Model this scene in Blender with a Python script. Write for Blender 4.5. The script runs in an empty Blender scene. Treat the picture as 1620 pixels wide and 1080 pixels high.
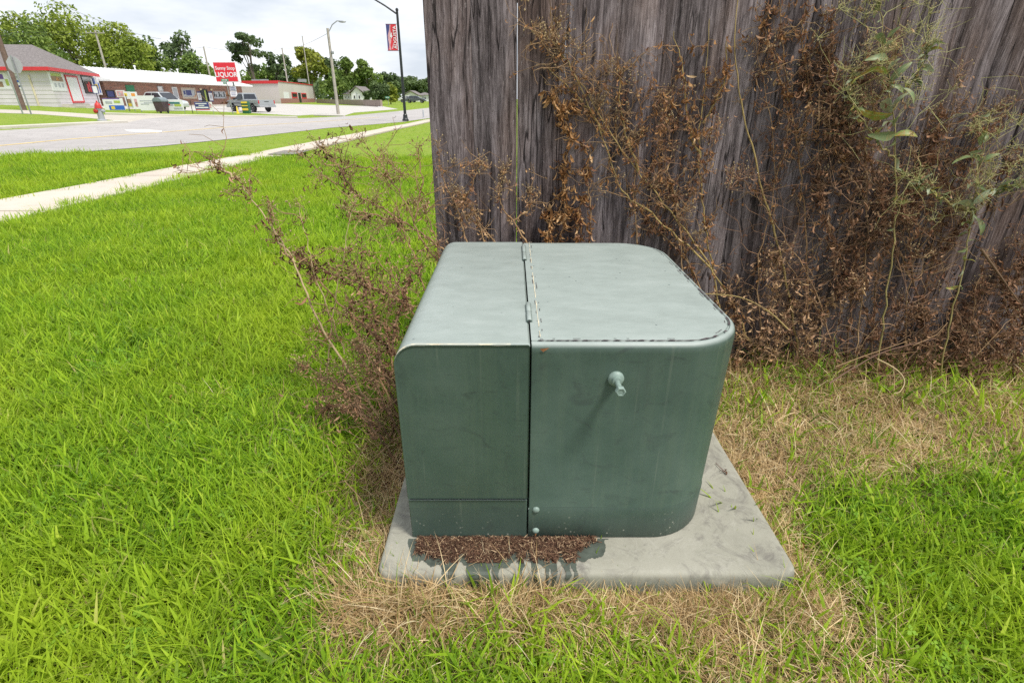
import bpy, bmesh, math, random
import numpy as np
from mathutils import Vector, Matrix, Euler, noise as mnoise

R = math.radians
scene = bpy.context.scene
COL = scene.collection
random.seed(11)
rng = np.random.default_rng(11)

# ------------------------------------------------------------------ camera, sky, sun, exposure
EYE = 1.2
PITCH = 24.77
FPX = 830.0                      # focal length in pixels of the 1620 wide photograph
cam_d = bpy.data.cameras.new('camera')
cam_d.sensor_width = 36.0
cam_d.lens = FPX / 1620 * 36
cam_d.clip_start = 0.05
cam_d.clip_end = 6000
cam = bpy.data.objects.new('camera', cam_d)
cam.location = (0, 0, EYE)
cam.rotation_euler = (R(90 - PITCH), 0, 0)
COL.objects.link(cam)
scene.camera = cam

SUN_EL, SUN_AZ = 60.0, 128.0     # azimuth clockwise from +Y (ahead): sun to the right, a little behind the camera
world = bpy.data.worlds.new('World')
scene.world = world
world.use_nodes = True
wn, wl = world.node_tree.nodes, world.node_tree.links
wn.clear()
w_out = wn.new('ShaderNodeOutputWorld')
w_bg = wn.new('ShaderNodeBackground'); w_bg.inputs['Strength'].default_value = 0.1
w_sky = wn.new('ShaderNodeTexSky'); w_sky.sky_type = 'NISHITA'; w_sky.sun_disc = False
w_sky.sun_elevation = R(SUN_EL); w_sky.sun_rotation = R(SUN_AZ)
w_sky.air_density = 1.0; w_sky.dust_density = 2.0
w_tc = wn.new('ShaderNodeTexCoord')
w_map = wn.new('ShaderNodeMapping'); w_map.inputs['Scale'].default_value = (1.3, 1.3, 5.0)
w_n = wn.new('ShaderNodeTexNoise'); w_n.inputs['Scale'].default_value = 2.2; w_n.inputs['Detail'].default_value = 6; w_n.inputs['Roughness'].default_value = 0.55
w_r = wn.new('ShaderNodeValToRGB')
w_r.color_ramp.elements[0].position = 0.40; w_r.color_ramp.elements[0].color = (0.54, 0.59, 0.66, 1)
w_r.color_ramp.elements[1].position = 0.62; w_r.color_ramp.elements[1].color = (0.83, 0.845, 0.87, 1)
w_cl = wn.new('ShaderNodeVectorMath'); w_cl.operation = 'SCALE'; w_cl.inputs['Scale'].default_value = 7.9
w_mx = wn.new('ShaderNodeMix'); w_mx.data_type = 'RGBA'; w_mx.inputs[0].default_value = 0.93
wl.new(w_tc.outputs['Generated'], w_map.inputs['Vector']); wl.new(w_map.outputs[0], w_n.inputs['Vector'])
wl.new(w_n.outputs['Fac'], w_r.inputs[0]); wl.new(w_r.outputs[0], w_cl.inputs[0])
wl.new(w_sky.outputs[0], w_mx.inputs[6]); wl.new(w_cl.outputs[0], w_mx.inputs[7])
wl.new(w_mx.outputs[2], w_bg.inputs['Color']); wl.new(w_bg.outputs[0], w_out.inputs['Surface'])

sun_d = bpy.data.lights.new('sun', 'SUN')
sun_d.energy = 2.4; sun_d.angle = R(12); sun_d.color = (1.0, 0.955, 0.89)
sun = bpy.data.objects.new('sun', sun_d)
sd = Vector((math.sin(R(SUN_AZ)) * math.cos(R(SUN_EL)), math.cos(R(SUN_AZ)) * math.cos(R(SUN_EL)), math.sin(R(SUN_EL))))
sun.rotation_euler = sd.to_track_quat('Z', 'Y').to_euler()
sun.location = (5, -5, 20)
COL.objects.link(sun)

scene.view_settings.view_transform = 'Standard'
scene.view_settings.look = 'None'
scene.view_settings.gamma = 1.0
scene.view_settings.exposure = 0.82
scene.view_settings.use_curve_mapping = False
scene.render.engine = 'CYCLES'
scene.cycles.max_bounces = 4
scene.cycles.diffuse_bounces = 2
scene.cycles.glossy_bounces = 2
scene.cycles.use_denoising = False
scene.cycles.sample_clamp_indirect = 4.0
scene.cycles.transmission_bounces = 2
scene.cycles.transparent_max_bounces = 6

# ------------------------------------------------------------------ survey helpers: the photograph's rays as real directions
_s, _c = math.sin(R(PITCH)), math.cos(R(PITCH))
def ray(px, py):
    u = (px - 810) / FPX; v = (py - 540) / FPX
    return Vector((u, _c - v * _s, -_s - v * _c))
def at(px, py, Y):
    r = ray(px, py)
    return Vector((0, 0, EYE)) + r * (Y / r.y)

# ------------------------------------------------------------------ terrain height: flat on the near side, rising beyond the road
_ctl = [(-17.7, 19.5, .12), (-20, 27, .30), (-26, 30, .45), (-36, 30, .7), (-38, 46, .72), (-46, 40, .85), (-42, 60, .55), (-43, 75, .42),
        (-45, 88, .35), (-24, 57, .03), (-15, 50, 0), (-15, 41, 0), (-14.3, 15.5, 0.02), (-20, 22, .15), (-14, 23, .03), (-12, 30, 0),
        (-27, 45, .12), (-36, 52, .35), (-42, 105, .45), (-46, 135, .5), (0, 150, .5), (-25, 100, .3), (-20, 75, .1), (-60, 100, .7), (-90, 60, 1.0), (-90, 30, 1.2),
        (-60, 20, 1.0), (-35, 15, .55), (-25, 10, .25), (-20, 0, .1), (-40, 0, .5), (-11, 12, 0), (-9, 20, 0), (-8, 26, 0), (-6.4, 34, 0), (-11, 5, 0), (-11, 0, 0), (-5, 5, 0),
        (-5, 12, 0), (-5, 24, 0), (-5, 34, 0), (0, 5, 0), (0, 20, 0), (0, 40, 0.05), (5, 0, 0), (20, 0, 0), (20, 30, 0), (40, 60, .2), (30, 150, .5), (-100, 150, 1), (0, 250, .6), (-150, 250, 1.2), (100, 250, .5), (100, 0, 0), (-150, 0, 1.5)]
_P = np.array(_ctl)
def _phi(r2):
    return 0.5 * r2 * np.log(r2 + 1e-9)
_A = _phi(((_P[:, None, :2] - _P[None, :, :2]) ** 2).sum(-1)) + np.eye(len(_P)) * 2.0
_Q = np.c_[np.ones(len(_P)), _P[:, :2]]
_M = np.block([[_A, _Q], [_Q.T, np.zeros((3, 3))]])
_W = np.linalg.solve(_M, np.r_[_P[:, 2], 0, 0, 0])
def sstep(a, b, x):
    t = min(1.0, max(0.0, (x - a) / (b - a)))
    return t * t * (3 - 2 * t)
def elev(x, y):
    cx, cy = min(110.0, max(-160.0, x)), min(260.0, max(-10.0, y))
    r2 = (_P[:, 0] - cx) ** 2 + (_P[:, 1] - cy) ** 2
    e = float(_phi(r2) @ _W[:len(_P)] + _W[-3] + _W[-2] * cx + _W[-1] * cy)
    d = sstep(11, 15, max(-x, y * 0.5 + max(0.0, -x - 6)))
    return max(-0.02, e) * d
def hit(px, py):
    """point where the photograph's ray meets the terrain"""
    r = ray(px, py); r = r / r.y
    y = 0.5; o = Vector((0, 0, EYE)); prev = y
    while y < 240:
        p = o + r * y
        if p.z < elev(p.x, p.y):
            lo, hi = prev, y
            for _ in range(24):
                m = (lo + hi) / 2; p = o + r * m
                if p.z < elev(p.x, p.y): hi = m
                else: lo = m
            p = o + r * hi
            return Vector((p.x, p.y, elev(p.x, p.y)))
        prev = y; y *= 1.02
    p = o + r * 240
    return Vector((p.x, p.y, elev(p.x, p.y)))
def gnd(x, y):
    return Vector((x, y, elev(x, y)))
def stand(px, Y, py=170):
    """foot of a thing Y metres ahead, on the terrain, in the direction of photo column px"""
    p = at(px, py, Y)
    return gnd(p.x, p.y)

# ------------------------------------------------------------------ object helpers
def link(o, parent=None):
    COL.objects.link(o)
    if parent is not None: o.parent = parent
    return o
def thing(name, label, cat, loc=(0, 0, 0), rz=0.0, group=None):
    o = bpy.data.objects.new(name, None); o.empty_display_size = 0.1
    o.location = loc; o.rotation_euler = (0, 0, rz)
    tag(o, label, cat, group)
    return link(o)
def tag(o, label=None, cat=None, group=None, kind=None):
    if label: o['label'] = label
    if cat: o['category'] = cat
    if group: o['group'] = group
    if kind: o['kind'] = kind
    return o

class MB:
    """collects shapes for ONE mesh"""
    def __init__(s): s.v = []; s.f = []; s.mi = []; s.col = None; s.m = 0
    def _add(s, vs, fs):
        b = len(s.v); s.v.extend([tuple(p) for p in vs]); s.f.extend([tuple(b + i for i in f) for f in fs]); s.mi.extend([s.m] * len(fs)); return b
    def box(s, c, size, M=None):
        x, y, z = size[0] / 2, size[1] / 2, size[2] / 2
        vs = [Vector((c[0] + a * x, c[1] + b * y, c[2] + d * z)) for a in (-1, 1) for b in (-1, 1) for d in (-1, 1)]
        if M: vs = [M @ p for p in vs]
        s._add(vs, [(0, 1, 3, 2), (4, 6, 7, 5), (0, 4, 5, 1), (2, 3, 7, 6), (0, 2, 6, 4), (1, 5, 7, 3)]); return s
    def tube(s, pts, rad, n=6, cap=True):
        pts = [Vector(p) for p in pts]
        if not hasattr(rad, '__len__'): rad = [rad] * len(pts)
        t0 = (pts[1] - pts[0]).normalized()
        a = Vector((0, 0, 1)) if abs(t0.z) < .9 else Vector((1, 0, 0))
        u = t0.cross(a).normalized(); vs = []
        for i, p in enumerate(pts):
            t = (pts[min(i + 1, len(pts) - 1)] - pts[max(i - 1, 0)])
            t = t.normalized() if t.length > 1e-9 else t0
            u = (u - t * u.dot(t));
            u = u.normalized() if u.length > 1e-6 else t.orthogonal().normalized()
            w = t.cross(u)
            for k in range(n):
                an = 2 * math.pi * k / n
                vs.append(p + (u * math.cos(an) + w * math.sin(an)) * rad[i])
        fs = []
        for i in range(len(pts) - 1):
            for k in range(n):
                k2 = (k + 1) % n
                fs.append((i * n + k, i * n + k2, (i + 1) * n + k2, (i + 1) * n + k))
        if cap and n > 2:
            fs.append(tuple(range(n - 1, -1, -1))); fs.append(tuple(range((len(pts) - 1) * n, len(pts) * n)))
        s._add(vs, fs); return s
    def poly(s, pts): s._add(pts, [tuple(range(len(pts)))]); return s
    def prism(s, pts, off):
        """closed slab from an outline and an offset vector"""
        n = len(pts); off = Vector(off); a = [Vector(p) for p in pts]; b = [p + off for p in a]
        fs = [tuple(range(n - 1, -1, -1)), tuple(range(n, 2 * n))] + [(i, (i + 1) % n, n + (i + 1) % n, n + i) for i in range(n)]
        s._add(a + b, fs); return s
    def loft(s, rings, cap0=True, cap1=True):
        n = len(rings[0]); vs = [p for r in rings for p in r]; fs = []
        for i in range(len(rings) - 1):
            for k in range(n):
                k2 = (k + 1) % n
                fs.append((i * n + k, i * n + k2, (i + 1) * n + k2, (i + 1) * n + k))
        if cap0: fs.append(tuple(range(n - 1, -1, -1)))
        if cap1: fs.append(tuple(range((len(rings) - 1) * n, len(rings) * n)))
        s._add(vs, fs); return s
    def lathe(s, prof, c=(0, 0, 0), n=16, M=None):
        rings = []
        for r, z in prof:
            ring = [Vector((r * math.cos(2 * math.pi * k / n), r * math.sin(2 * math.pi * k / n), z)) for k in range(n)]
            if M: ring = [M @ p for p in ring]
            rings.append([p + Vector(c) for p in ring])
        return s.loft(rings)
    def mesh(s, name, mats, smooth=0.0, recalc=True):
        me = bpy.data.meshes.new(name)
        me.from_pydata(s.v, [], s.f)
        if not isinstance(mats, (list, tuple)): mats = [mats]
        for m in mats: me.materials.append(m)
        if len(mats) > 1: me.polygons.foreach_set('material_index', s.mi)
        if recalc:
            bm = bmesh.new(); bm.from_mesh(me); bmesh.ops.recalc_face_normals(bm, faces=bm.faces); bm.to_mesh(me); bm.free()
        if smooth:
            me.polygons.foreach_set('use_smooth', [True] * len(me.polygons))
            if smooth < 179: me.set_sharp_from_angle(angle=R(smooth))
        me.update(); return me
    def build(s, name, mats, parent=None, smooth=0.0, recalc=True, kind=None):
        o = bpy.data.objects.new(name, s.mesh(name, mats, smooth, recalc))
        if kind: o['kind'] = kind
        return link(o, parent)
def bevelled(o, w=0.003, seg=2):
    m = o.modifiers.new('bevel', 'BEVEL'); m.width = w; m.segments = seg; m.limit_method = 'ANGLE'; m.angle_limit = R(40)
    o.data.polygons.foreach_set('use_smooth', [True] * len(o.data.polygons))
    o.data.set_sharp_from_angle(angle=R(50))
    return o

# ------------------------------------------------------------------ materials
class NT:
    """small helper over a node tree"""
    def __init__(s, m):
        m.use_nodes = True; s.t = m.node_tree; s.n = s.t.nodes; s.l = s.t.links
        s.bsdf = s.n.get('Principled BSDF'); s.out = s.n.get('Material Output')
    def node(s, typ, **kw):
        n = s.n.new(typ)
        for k, v in kw.items(): setattr(n, k, v)
        return n
    def put(s, sock, v):
        if isinstance(v, bpy.types.NodeSocket): s.l.new(v, sock)
        elif v is not None:
            if hasattr(sock.default_value, '__len__') and not hasattr(v, '__len__'): v = [v] * len(sock.default_value)
            if hasattr(v, '__len__') and len(v) == 3 and len(sock.default_value) == 4: v = (*v, 1)
            sock.default_value = v
    def coord(s, kind='Object'): return s.node('ShaderNodeTexCoord').outputs[kind]
    def pos(s): return s.node('ShaderNodeNewGeometry').outputs['Position']
    def mapped(s, v, scale=(1, 1, 1), loc=(0, 0, 0)):
        n = s.node('ShaderNodeMapping'); s.put(n.inputs['Vector'], v); s.put(n.inputs['Scale'], scale); s.put(n.inputs['Location'], loc); return n.outputs[0]
    def noise(s, v, scale, detail=4, rough=.55, out='Fac', dist=0.0):
        n = s.node('ShaderNodeTexNoise'); s.put(n.inputs['Vector'], v); s.put(n.inputs['Scale'], scale); s.put(n.inputs['Detail'], detail); s.put(n.inputs['Roughness'], rough); s.put(n.inputs['Distortion'], dist); return n.outputs[out]
    def voro(s, v, scale, out='Distance', feature='F1'):
        n = s.node('ShaderNodeTexVoronoi', feature=feature); s.put(n.inputs['Vector'], v); s.put(n.inputs['Scale'], scale); return n.outputs[out]
    def ramp(s, f, stops):
        n = s.node('ShaderNodeValToRGB'); cr = n.color_ramp
        while len(cr.elements) < len(stops): cr.elements.new(0.5)
        for e, (p, c) in zip(cr.elements, stops): e.position = p; e.color = (*c, 1) if len(c) == 3 else c
        s.put(n.inputs[0], f); return n.outputs[0]
    def mix(s, f, a, b, mode='MIX'):
        n = s.node('ShaderNodeMix', data_type='RGBA', blend_type=mode); s.put(n.inputs[0], f); s.put(n.inputs[6], a); s.put(n.inputs[7], b); return n.outputs[2]
    def math(s, op, a, b=None, c=None):
        n = s.node('ShaderNodeMath', operation=op); s.put(n.inputs[0], a)
        if b is not None: s.put(n.inputs[1], b)
        if c is not None: s.put(n.inputs[2], c)
        return n.outputs[0]
    def maprange(s, v, a, b, c=0.0, d=1.0):
        n = s.node('ShaderNodeMapRange'); s.put(n.inputs[0], v)
        for i, x in enumerate((a, b, c, d)): n.inputs[1 + i].default_value = x
        return n.outputs[0]
    def sep(s, v):
        n = s.node('ShaderNodeSeparateXYZ'); s.put(n.inputs[0], v); return n.outputs
    def comb(s, x, y, z):
        n = s.node('ShaderNodeCombineXYZ'); s.put(n.inputs[0], x); s.put(n.inputs[1], y); s.put(n.inputs[2], z); return n.outputs[0]
    def attr(s, name, out='Fac'):
        n = s.node('ShaderNodeAttribute'); n.attribute_name = name; return n.outputs[out]
    def rand(s): return s.node('ShaderNodeObjectInfo').outputs['Random']
    def bump(s, h, strength=.3, dist=.01):
        n = s.node('ShaderNodeBump'); s.put(n.inputs['Height'], h); s.put(n.inputs['Strength'], strength); s.put(n.inputs['Distance'], dist)
        s.l.new(n.outputs[0], s.bsdf.inputs['Normal']); return n
    def base(s, c): s.put(s.bsdf.inputs['Base Color'], c)
    def rough(s, r): s.put(s.bsdf.inputs['Roughness'], r)
    def leafy(s, color, trans=0.4, tcol=None):
        """diffuse/gloss plus light passing through the blade"""
        tr = s.node('ShaderNodeBsdfTranslucent'); s.put(tr.inputs['Color'], tcol if tcol is not None else color)
        mx = s.node('ShaderNodeMixShader'); s.put(mx.inputs[0], trans)
        s.l.new(s.bsdf.outputs[0], mx.inputs[1]); s.l.new(tr.outputs[0], mx.inputs[2]); s.l.new(mx.outputs[0], s.out.inputs[0])
        s.base(color)
def newmat(name): return bpy.data.materials.new(name)
_pm = {}
def paint(name, c, rough=.5, var=.12, metal=0.0, nscale=3.0, bump=0.0):
    if name in _pm: return _pm[name]
    m = newmat(name); t = NT(m)
    n = t.noise(t.coord(), nscale, 5, .6)
    lo = tuple(x * (1 - var) for x in c); hi = tuple(min(1, x * (1 + var)) for x in c)
    t.base(t.ramp(n, [(.3, lo), (.7, hi)])); t.rough(t.maprange(n, .2, .8, max(.05, rough - .08), min(1, rough + .1)))
    t.bsdf.inputs['Metallic'].default_value = metal
    if bump: t.bump(t.noise(t.coord(), nscale * 12, 4), bump, .005)
    _pm[name] = m; return m

# ------------------------------------------------------------------ where the grass is dry
PX0, PX1, PY0, PY1, PADZ = -0.355, 0.752, 0.985, 2.16, 0.08
FENCE_Y, FX0 = 2.32, -0.336
def fbm(x, y, z=0.0, s=1.0):
    return mnoise.fractal(Vector((x * s, y * s, z)), 1.0, 2.0, 4)
def dryness(x, y):
    dx = max(PX0 - x, 0, x - PX1); dy = max(PY0 - y, 0, y - PY1)
    d = math.hypot(dx, dy)
    n = fbm(x, y, 3.3, 3.2) * .5
    front = .16 + .06 * fbm(x, 0, 2.2, 4) + .17 * sstep(.20, .45, x) * sstep(1.0, .75, x)
    reach = .19
    if y < PY0: reach = front
    elif x > PX1: reach = .13 + .50 * sstep(1.2, 1.5, y) + 2.6 * sstep(1.36, 1.56, y + .05 * n)
    v = 1 - sstep(reach * .62, reach * 1.35 + .015, d * (1 - .30 * n))
    if x > .95 and y < 2.3: v *= 1 - .8 * sstep(1.46, 1.26, y + .1 * n)
    if y > 1.9 and x > .6: v = max(v * .9, .74)
    if x < PX0 and x > -.75 and 1.05 < y < 2.2: v = max(v, .95 * sstep(-.58, -.40, x + .06 * n) * sstep(.95, 1.25, y))
    return v

# ------------------------------------------------------------------ ground sheet
xs = np.r_[-1500, -600, -300, -180, np.arange(-116, -30, 3.0), np.arange(-30, -2, 1.0), np.arange(-2, 3.3, .2), np.arange(3.5, 8, .75), np.arange(8, 44, 3), 60, 120, 300, 900]
ys = np.r_[-60, -20, -8, -3, -1, np.arange(0, 2.8, .2), np.arange(3, 40, 1.0), np.arange(40, 120, 2.5), np.arange(120, 260, 10), 300, 500, 1000, 2500]
GZ = np.array([[elev(x, y) for x in xs] for y in ys])
TRI = []
for j in range(len(ys) - 1):
    for i in range(len(xs) - 1):
        TRI.append(((i, j), (i + 1, j), (i + 1, j + 1))); TRI.append(((i, j), (i + 1, j + 1), (i, j + 1)))
def gv(t): return (float(xs[t[0]]), float(ys[t[1]]), float(GZ[t[1], t[0]]))

def ground_mat():
    m = newmat('lawn_soil'); t = NT(m); p = t.pos()
    big = t.noise(p, .35, 3); mid = t.noise(p, 2.3, 5, .62); fine = t.noise(p, 38, 5, .7)
    g1 = t.ramp(fine, [(.25, (.045, .072, .012)), (.5, (.17, .26, .026)), (.75, (.31, .43, .055))])
    g2 = t.ramp(fine, [(.25, (.060, .080, .016)), (.55, (.25, .33, .042)), (.8, (.40, .46, .09))])
    g = t.mix(t.maprange(mid, .4, .62), g1, g2)
    g = t.mix(t.maprange(big, .45, .65, 0, .35), g, (.22, .27, .05))
    soil = t.ramp(t.noise(p, 55, 6, .75), [(.25, (.030, .020, .012)), (.5, (.13, .088, .05)), (.75, (.34, .25, .15))])
    near = t.maprange(t.sep(p)[1], 3.0, 14.0)
    thatch = t.mix(near, t.mix(.45, soil, (.07, .10, .02)), g)
    t.base(t.mix(t.attr('dry'), thatch, soil)); t.rough(.95); t.bsdf.inputs['Specular IOR Level'].default_value = .15
    t.bump(fine, .6, .02)
    return m
me = bpy.data.meshes.new('ground')
me.from_pydata([(float(xs[i]), float(ys[j]), float(GZ[j, i])) for j in range(len(ys)) for i in range(len(xs))], [], [tuple(b * len(xs) + a for a, b in t) for t in TRI])
at_ = me.attributes.new('dry', 'FLOAT', 'POINT')
at_.data.foreach_set('value', [dryness(x, y) if (-2 < x < 3.3 and 0 < y < 2.8) else 0.0 for y in ys for x in xs])
me.materials.append(ground_mat())
me.polygons.foreach_set('use_smooth', [True] * len(me.polygons))
ground = bpy.data.objects.new('ground', me); ground['kind'] = 'structure'; link(ground)

def clip_tri(poly, a, b, c):
    out = poly
    for p, q in ((a, b), (b, c), (c, a)):
        inp, out = out, []
        if not inp: return out
        ex, ey = q[0] - p[0], q[1] - p[1]
        sd_ = [ex * (r[1] - p[1]) - ey * (r[0] - p[0]) for r in inp]
        for k in range(len(inp)):
            s0, s1 = sd_[k - 1], sd_[k]
            r0, r1 = inp[k - 1], inp[k]
            if s1 >= 0:
                if s0 < 0:
                    f = s0 / (s0 - s1); out.append((r0[0] + (r1[0] - r0[0]) * f, r0[1] + (r1[1] - r0[1]) * f))
                out.append(r1)
            elif s0 >= 0:
                f = s0 / (s0 - s1); out.append((r0[0] + (r1[0] - r0[0]) * f, r0[1] + (r1[1] - r0[1]) * f))
    return out
def tri_z(a, b, c, x, y):
    d = (b[1] - c[1]) * (a[0] - c[0]) + (c[0] - b[0]) * (a[1] - c[1])
    u = ((b[1] - c[1]) * (x - c[0]) + (c[0] - b[0]) * (y - c[1])) / d
    v = ((c[1] - a[1]) * (x - c[0]) + (a[0] - c[0]) * (y - c[1])) / d
    return u * a[2] + v * b[2] + (1 - u - v) * c[2]
SHEETS = []
def sheet(name, poly, off, mat, keep=True):
    poly = [(float(p[0]), float(p[1])) for p in poly]
    if sum(poly[i - 1][0] * poly[i][1] - poly[i][0] * poly[i - 1][1] for i in range(len(poly))) < 0: poly = poly[::-1]
    x0, x1 = min(p[0] for p in poly), max(p[0] for p in poly); y0, y1 = min(p[1] for p in poly), max(p[1] for p in poly)
    vs, fs, key = [], [], {}
    for t in TRI:
        a, b, c = gv(t[0]), gv(t[1]), gv(t[2])
        if max(a[0], b[0], c[0]) < x0 or min(a[0], b[0], c[0]) > x1 or max(a[1], b[1], c[1]) < y0 or min(a[1], b[1], c[1]) > y1: continue
        r = clip_tri(poly, a, b, c)
        if len(r) < 3: continue
        ids = []
        for x, y in r:
            k = (round(x, 4), round(y, 4))
            if k not in key: key[k] = len(vs); vs.append((x, y, tri_z(a, b, c, x, y) + off))
            if not ids or ids[-1] != key[k]: ids.append(key[k])
        if len(ids) > 1 and ids[0] == ids[-1]: ids.pop()
        if len(set(ids)) == len(ids) and len(ids) > 2: fs.append(ids)
    m = bpy.data.meshes.new(name); m.from_pydata(vs, [], fs); m.materials.append(mat); m.validate()
    o = bpy.data.objects.new(name, m); o['kind'] = 'structure'; link(o)
    if keep: SHEETS.append(poly)
    return o
def ribbon_kerb(name, pts, w, h, mat):
    """kerb stone run along a line on the ground"""
    b = MB(); n = len(pts); L, Rr = [], []
    for i, p in enumerate(pts):
        d = (Vector(pts[min(i + 1, n - 1)]) - Vector(pts[max(i - 1, 0)])); nn = Vector((-d.y, d.x, 0)).normalized()
        L.append(Vector(p) + nn * w / 2); Rr.append(Vector(p) - nn * w / 2)
    rings = [[Rr[i] + Vector((0, 0, -.1)), Rr[i] + Vector((0, 0, h - .03)), Rr[i] * .8 + L[i] * .2 + Vector((0, 0, h)), L[i] + Vector((0, 0, h)), L[i] + Vector((0, 0, -.1))] for i in range(n)]
    b.loft(rings); o = b.build(name, mat); o['kind'] = 'structure'; return o
def dense(pts, step=1.5):
    out = []
    for a, b in zip(pts[:-1], pts[1:]):
        n = max(1, int((b - a).length / step))
        out += [gnd(*(a + (b - a) * (k / n)).xy) for k in range(n)]
    return out + [pts[-1]]

def concrete(name, c, fine=30, var=.16, bump=.15, cracks=0.0):
    m = newmat(name); t = NT(m); p = t.pos()
    a = t.noise(p, .9, 5, .6); b = t.noise(p, fine, 5, .7); st = t.noise(p, 4.5, 6, .68)
    col = t.ramp(a, [(.3, tuple(x * (1 - var) for x in c)), (.7, tuple(x * (1 + var * .6) for x in c))])
    col = t.mix(t.maprange(b, .35, .75, 0, .35), col, tuple(x * .62 for x in c))
    col = t.mix(t.maprange(st, .56, .72, 0, .30), col, tuple(x * .55 for x in c))
    if cracks:
        ck = t.math('ABSOLUTE', t.math('SUBTRACT', t.noise(p, .45, 5, .6, dist=.8), .5)); col = t.mix(t.maprange(ck, .0, .006, cracks, 0), col, tuple(x * .35 for x in c))
        pt = t.voro(t.mapped(p, (.16, .06, 1)), 1.0, 'Color'); col = t.mix(t.maprange(t.sep(pt)[0], .55, .57, 0, .22), col, tuple(x * .62 for x in c))
    t.base(col); t.rough(.9); t.bump(b, bump, .004); return m
M_road = concrete('worn_asphalt', (.42, .395, .38), 16, .14, .15, .7)
M_lot = concrete('lot_concrete', (.50, .475, .44), 10, .12)
M_side = concrete('old_concrete', (.50, .455, .39), 40, .12)
M_kerb = concrete('kerb_concrete', (.52, .49, .43), 12, .1)
M_slab = concrete('walk_concrete', (.56, .49, .41), 45, .16)

h_ = lambda L: [hit(*p) for p in L]
near_edge = h_([(0, 250), (130, 241), (250, 232), (400, 217), (520, 203), (640, 193), (680, 187.5), (740, 177), (790, 170)])
far_edge = h_([(720, 166.5), (668, 172), (612, 178), (545, 184.5), (475, 187.5), (400, 186), (300, 184.2), (235, 188), (205, 193.8), (100, 200.5), (0, 207)])
road_poly = [Vector((-16, -8, 0)), Vector((-13.2, 5, 0))] + near_edge + far_edge + [Vector((-21, 12, 0)), Vector((-25, -8, 0))]
road = sheet('road', road_poly, .012, M_road)
side_poly = h_([(0, 173.5), (60, 175.5), (110, 178.5), (165, 182), (300, 184.2), (235, 188), (205, 193.8), (150, 188), (60, 181), (0, 179)]) 
side_poly = [gnd(-75, 40)] + side_poly + [gnd(-62, 30)]
side_street = sheet('side_street', side_poly, .008, M_side)
lot_poly = h_([(150, 171.5), (240, 173.0), (330, 176.2), (400, 179), (470, 183.3), (494, 181.8), (545, 183.2), (560, 178.5), (630, 172.8), (606, 168.6), (505, 166.2)]) + [gnd(-41, 104), gnd(-52, 106), gnd(-45, 86), gnd(-47, 60)]
lot = sheet('parking_lot', lot_poly, .006, M_lot)

# painted road markings
M_white = paint('worn_white_paint', (.74, .73, .70), .8, .1, nscale=6)
M_yellow = paint('worn_yellow_line', (.62, .46, .17), .8, .25, nscale=1.2)
def line_poly(pts, w):
    L, Q = [], []
    for i, p in enumerate(pts):
        d = pts[min(i + 1, len(pts) - 1)] - pts[max(i - 1, 0)]; n = Vector((-d.y, d.x, 0)).normalized() * w / 2
        L.append(p + n); Q.append(p - n)
    return L + Q[::-1]
sheet('yellow_centre_line', line_poly(dense([Vector((-19, -6, 0))] + h_([(-60, 237), (0, 231.5), (100, 222), (250, 210.5), (400, 199), (520, 192), (600, 186)])), .16), .017, M_yellow, keep=False)
sheet('white_turn_arrow', h_([(196, 206.3), (225, 205.6), (256, 207.6), (256, 210.4), (214, 209.6), (204, 208.6)]), .017, M_white, keep=False)

ribbon_kerb('kerb', dense(h_([(-120, 211), (0, 204.5), (100, 199.5), (200, 194.5)])), .22, .12, M_kerb)
ribbon_kerb('kerb', dense(h_([(168, 181.5), (230, 183.2), (300, 184.4), (400, 186), (470, 187.2)])), .22, .12, M_kerb)
ribbon_kerb('kerb', dense(h_([(498, 183.4), (545, 184.6)])), .18, .10, M_kerb)

# sidewalk of separate slabs
def walk_l(y): return float(np.interp(y, [-3, 5.5, 6.6, 12.7, 23.6, 36], [-6.58, -6.50, -6.46, -6.10, -5.66, -5.22]))
def walk_r(y): return float(np.interp(y, [-3, 5.5, 11.3, 24.6, 36], [-5.28, -5.26, -5.24, -4.93, -4.57]))
yy = [float(v) for v in np.arange(-3, 36.1, 1.5)]
walk_poly = [(walk_l(y), y) for y in yy] + [(walk_r(y), y) for y in yy[::-1]]
sidewalk = sheet('sidewalk', walk_poly, .006, paint('joint_dirt', (.10, .085, .06), .95))
for k in range(len(yy) - 1):
    y0, y1 = yy[k] + .006, yy[k + 1] - .006
    tilt = random.uniform(-.006, .006); hgt = .055 + random.uniform(0, .010)
    c = [(walk_l(y0) + .01, y0), (walk_r(y0) - .01, y0), (walk_r(y1) - .01, y1), (walk_l(y1) + .01, y1)]
    z0 = [elev(*q) + hgt + (tilt if i > 1 else 0) for i, q in enumerate(c)]
    b = MB(); ins = .008
    cx, cy = sum(q[0] for q in c) / 4, sum(q[1] for q in c) / 4
    r0 = [Vector((q[0], q[1], z - .06)) for q, z in zip(c, z0)]; r1 = [Vector((q[0], q[1], z - .006)) for q, z in zip(c, z0)]
    r2 = [Vector((q[0] + ins * (1 if q[0] < cx else -1), q[1] + ins * (1 if q[1] < cy else -1), z)) for q, z in zip(c, z0)]
    b.loft([r0, r1, r2]); o = b.build('slab', M_slab); o.parent = sidewalk
cov = hit(452, 246)
b = MB(); b.box((0, 0, 0), (.62, .95, .012))
o = bevelled(b.build('utility_cover', paint('cover_iron', (.20, .185, .16), .8, .25, nscale=9)), .004)
o.location = (cov.x + .1, cov.y, .070); tag(o, 'dull rectangular utility cover set in the concrete sidewalk', 'utility cover')

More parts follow.
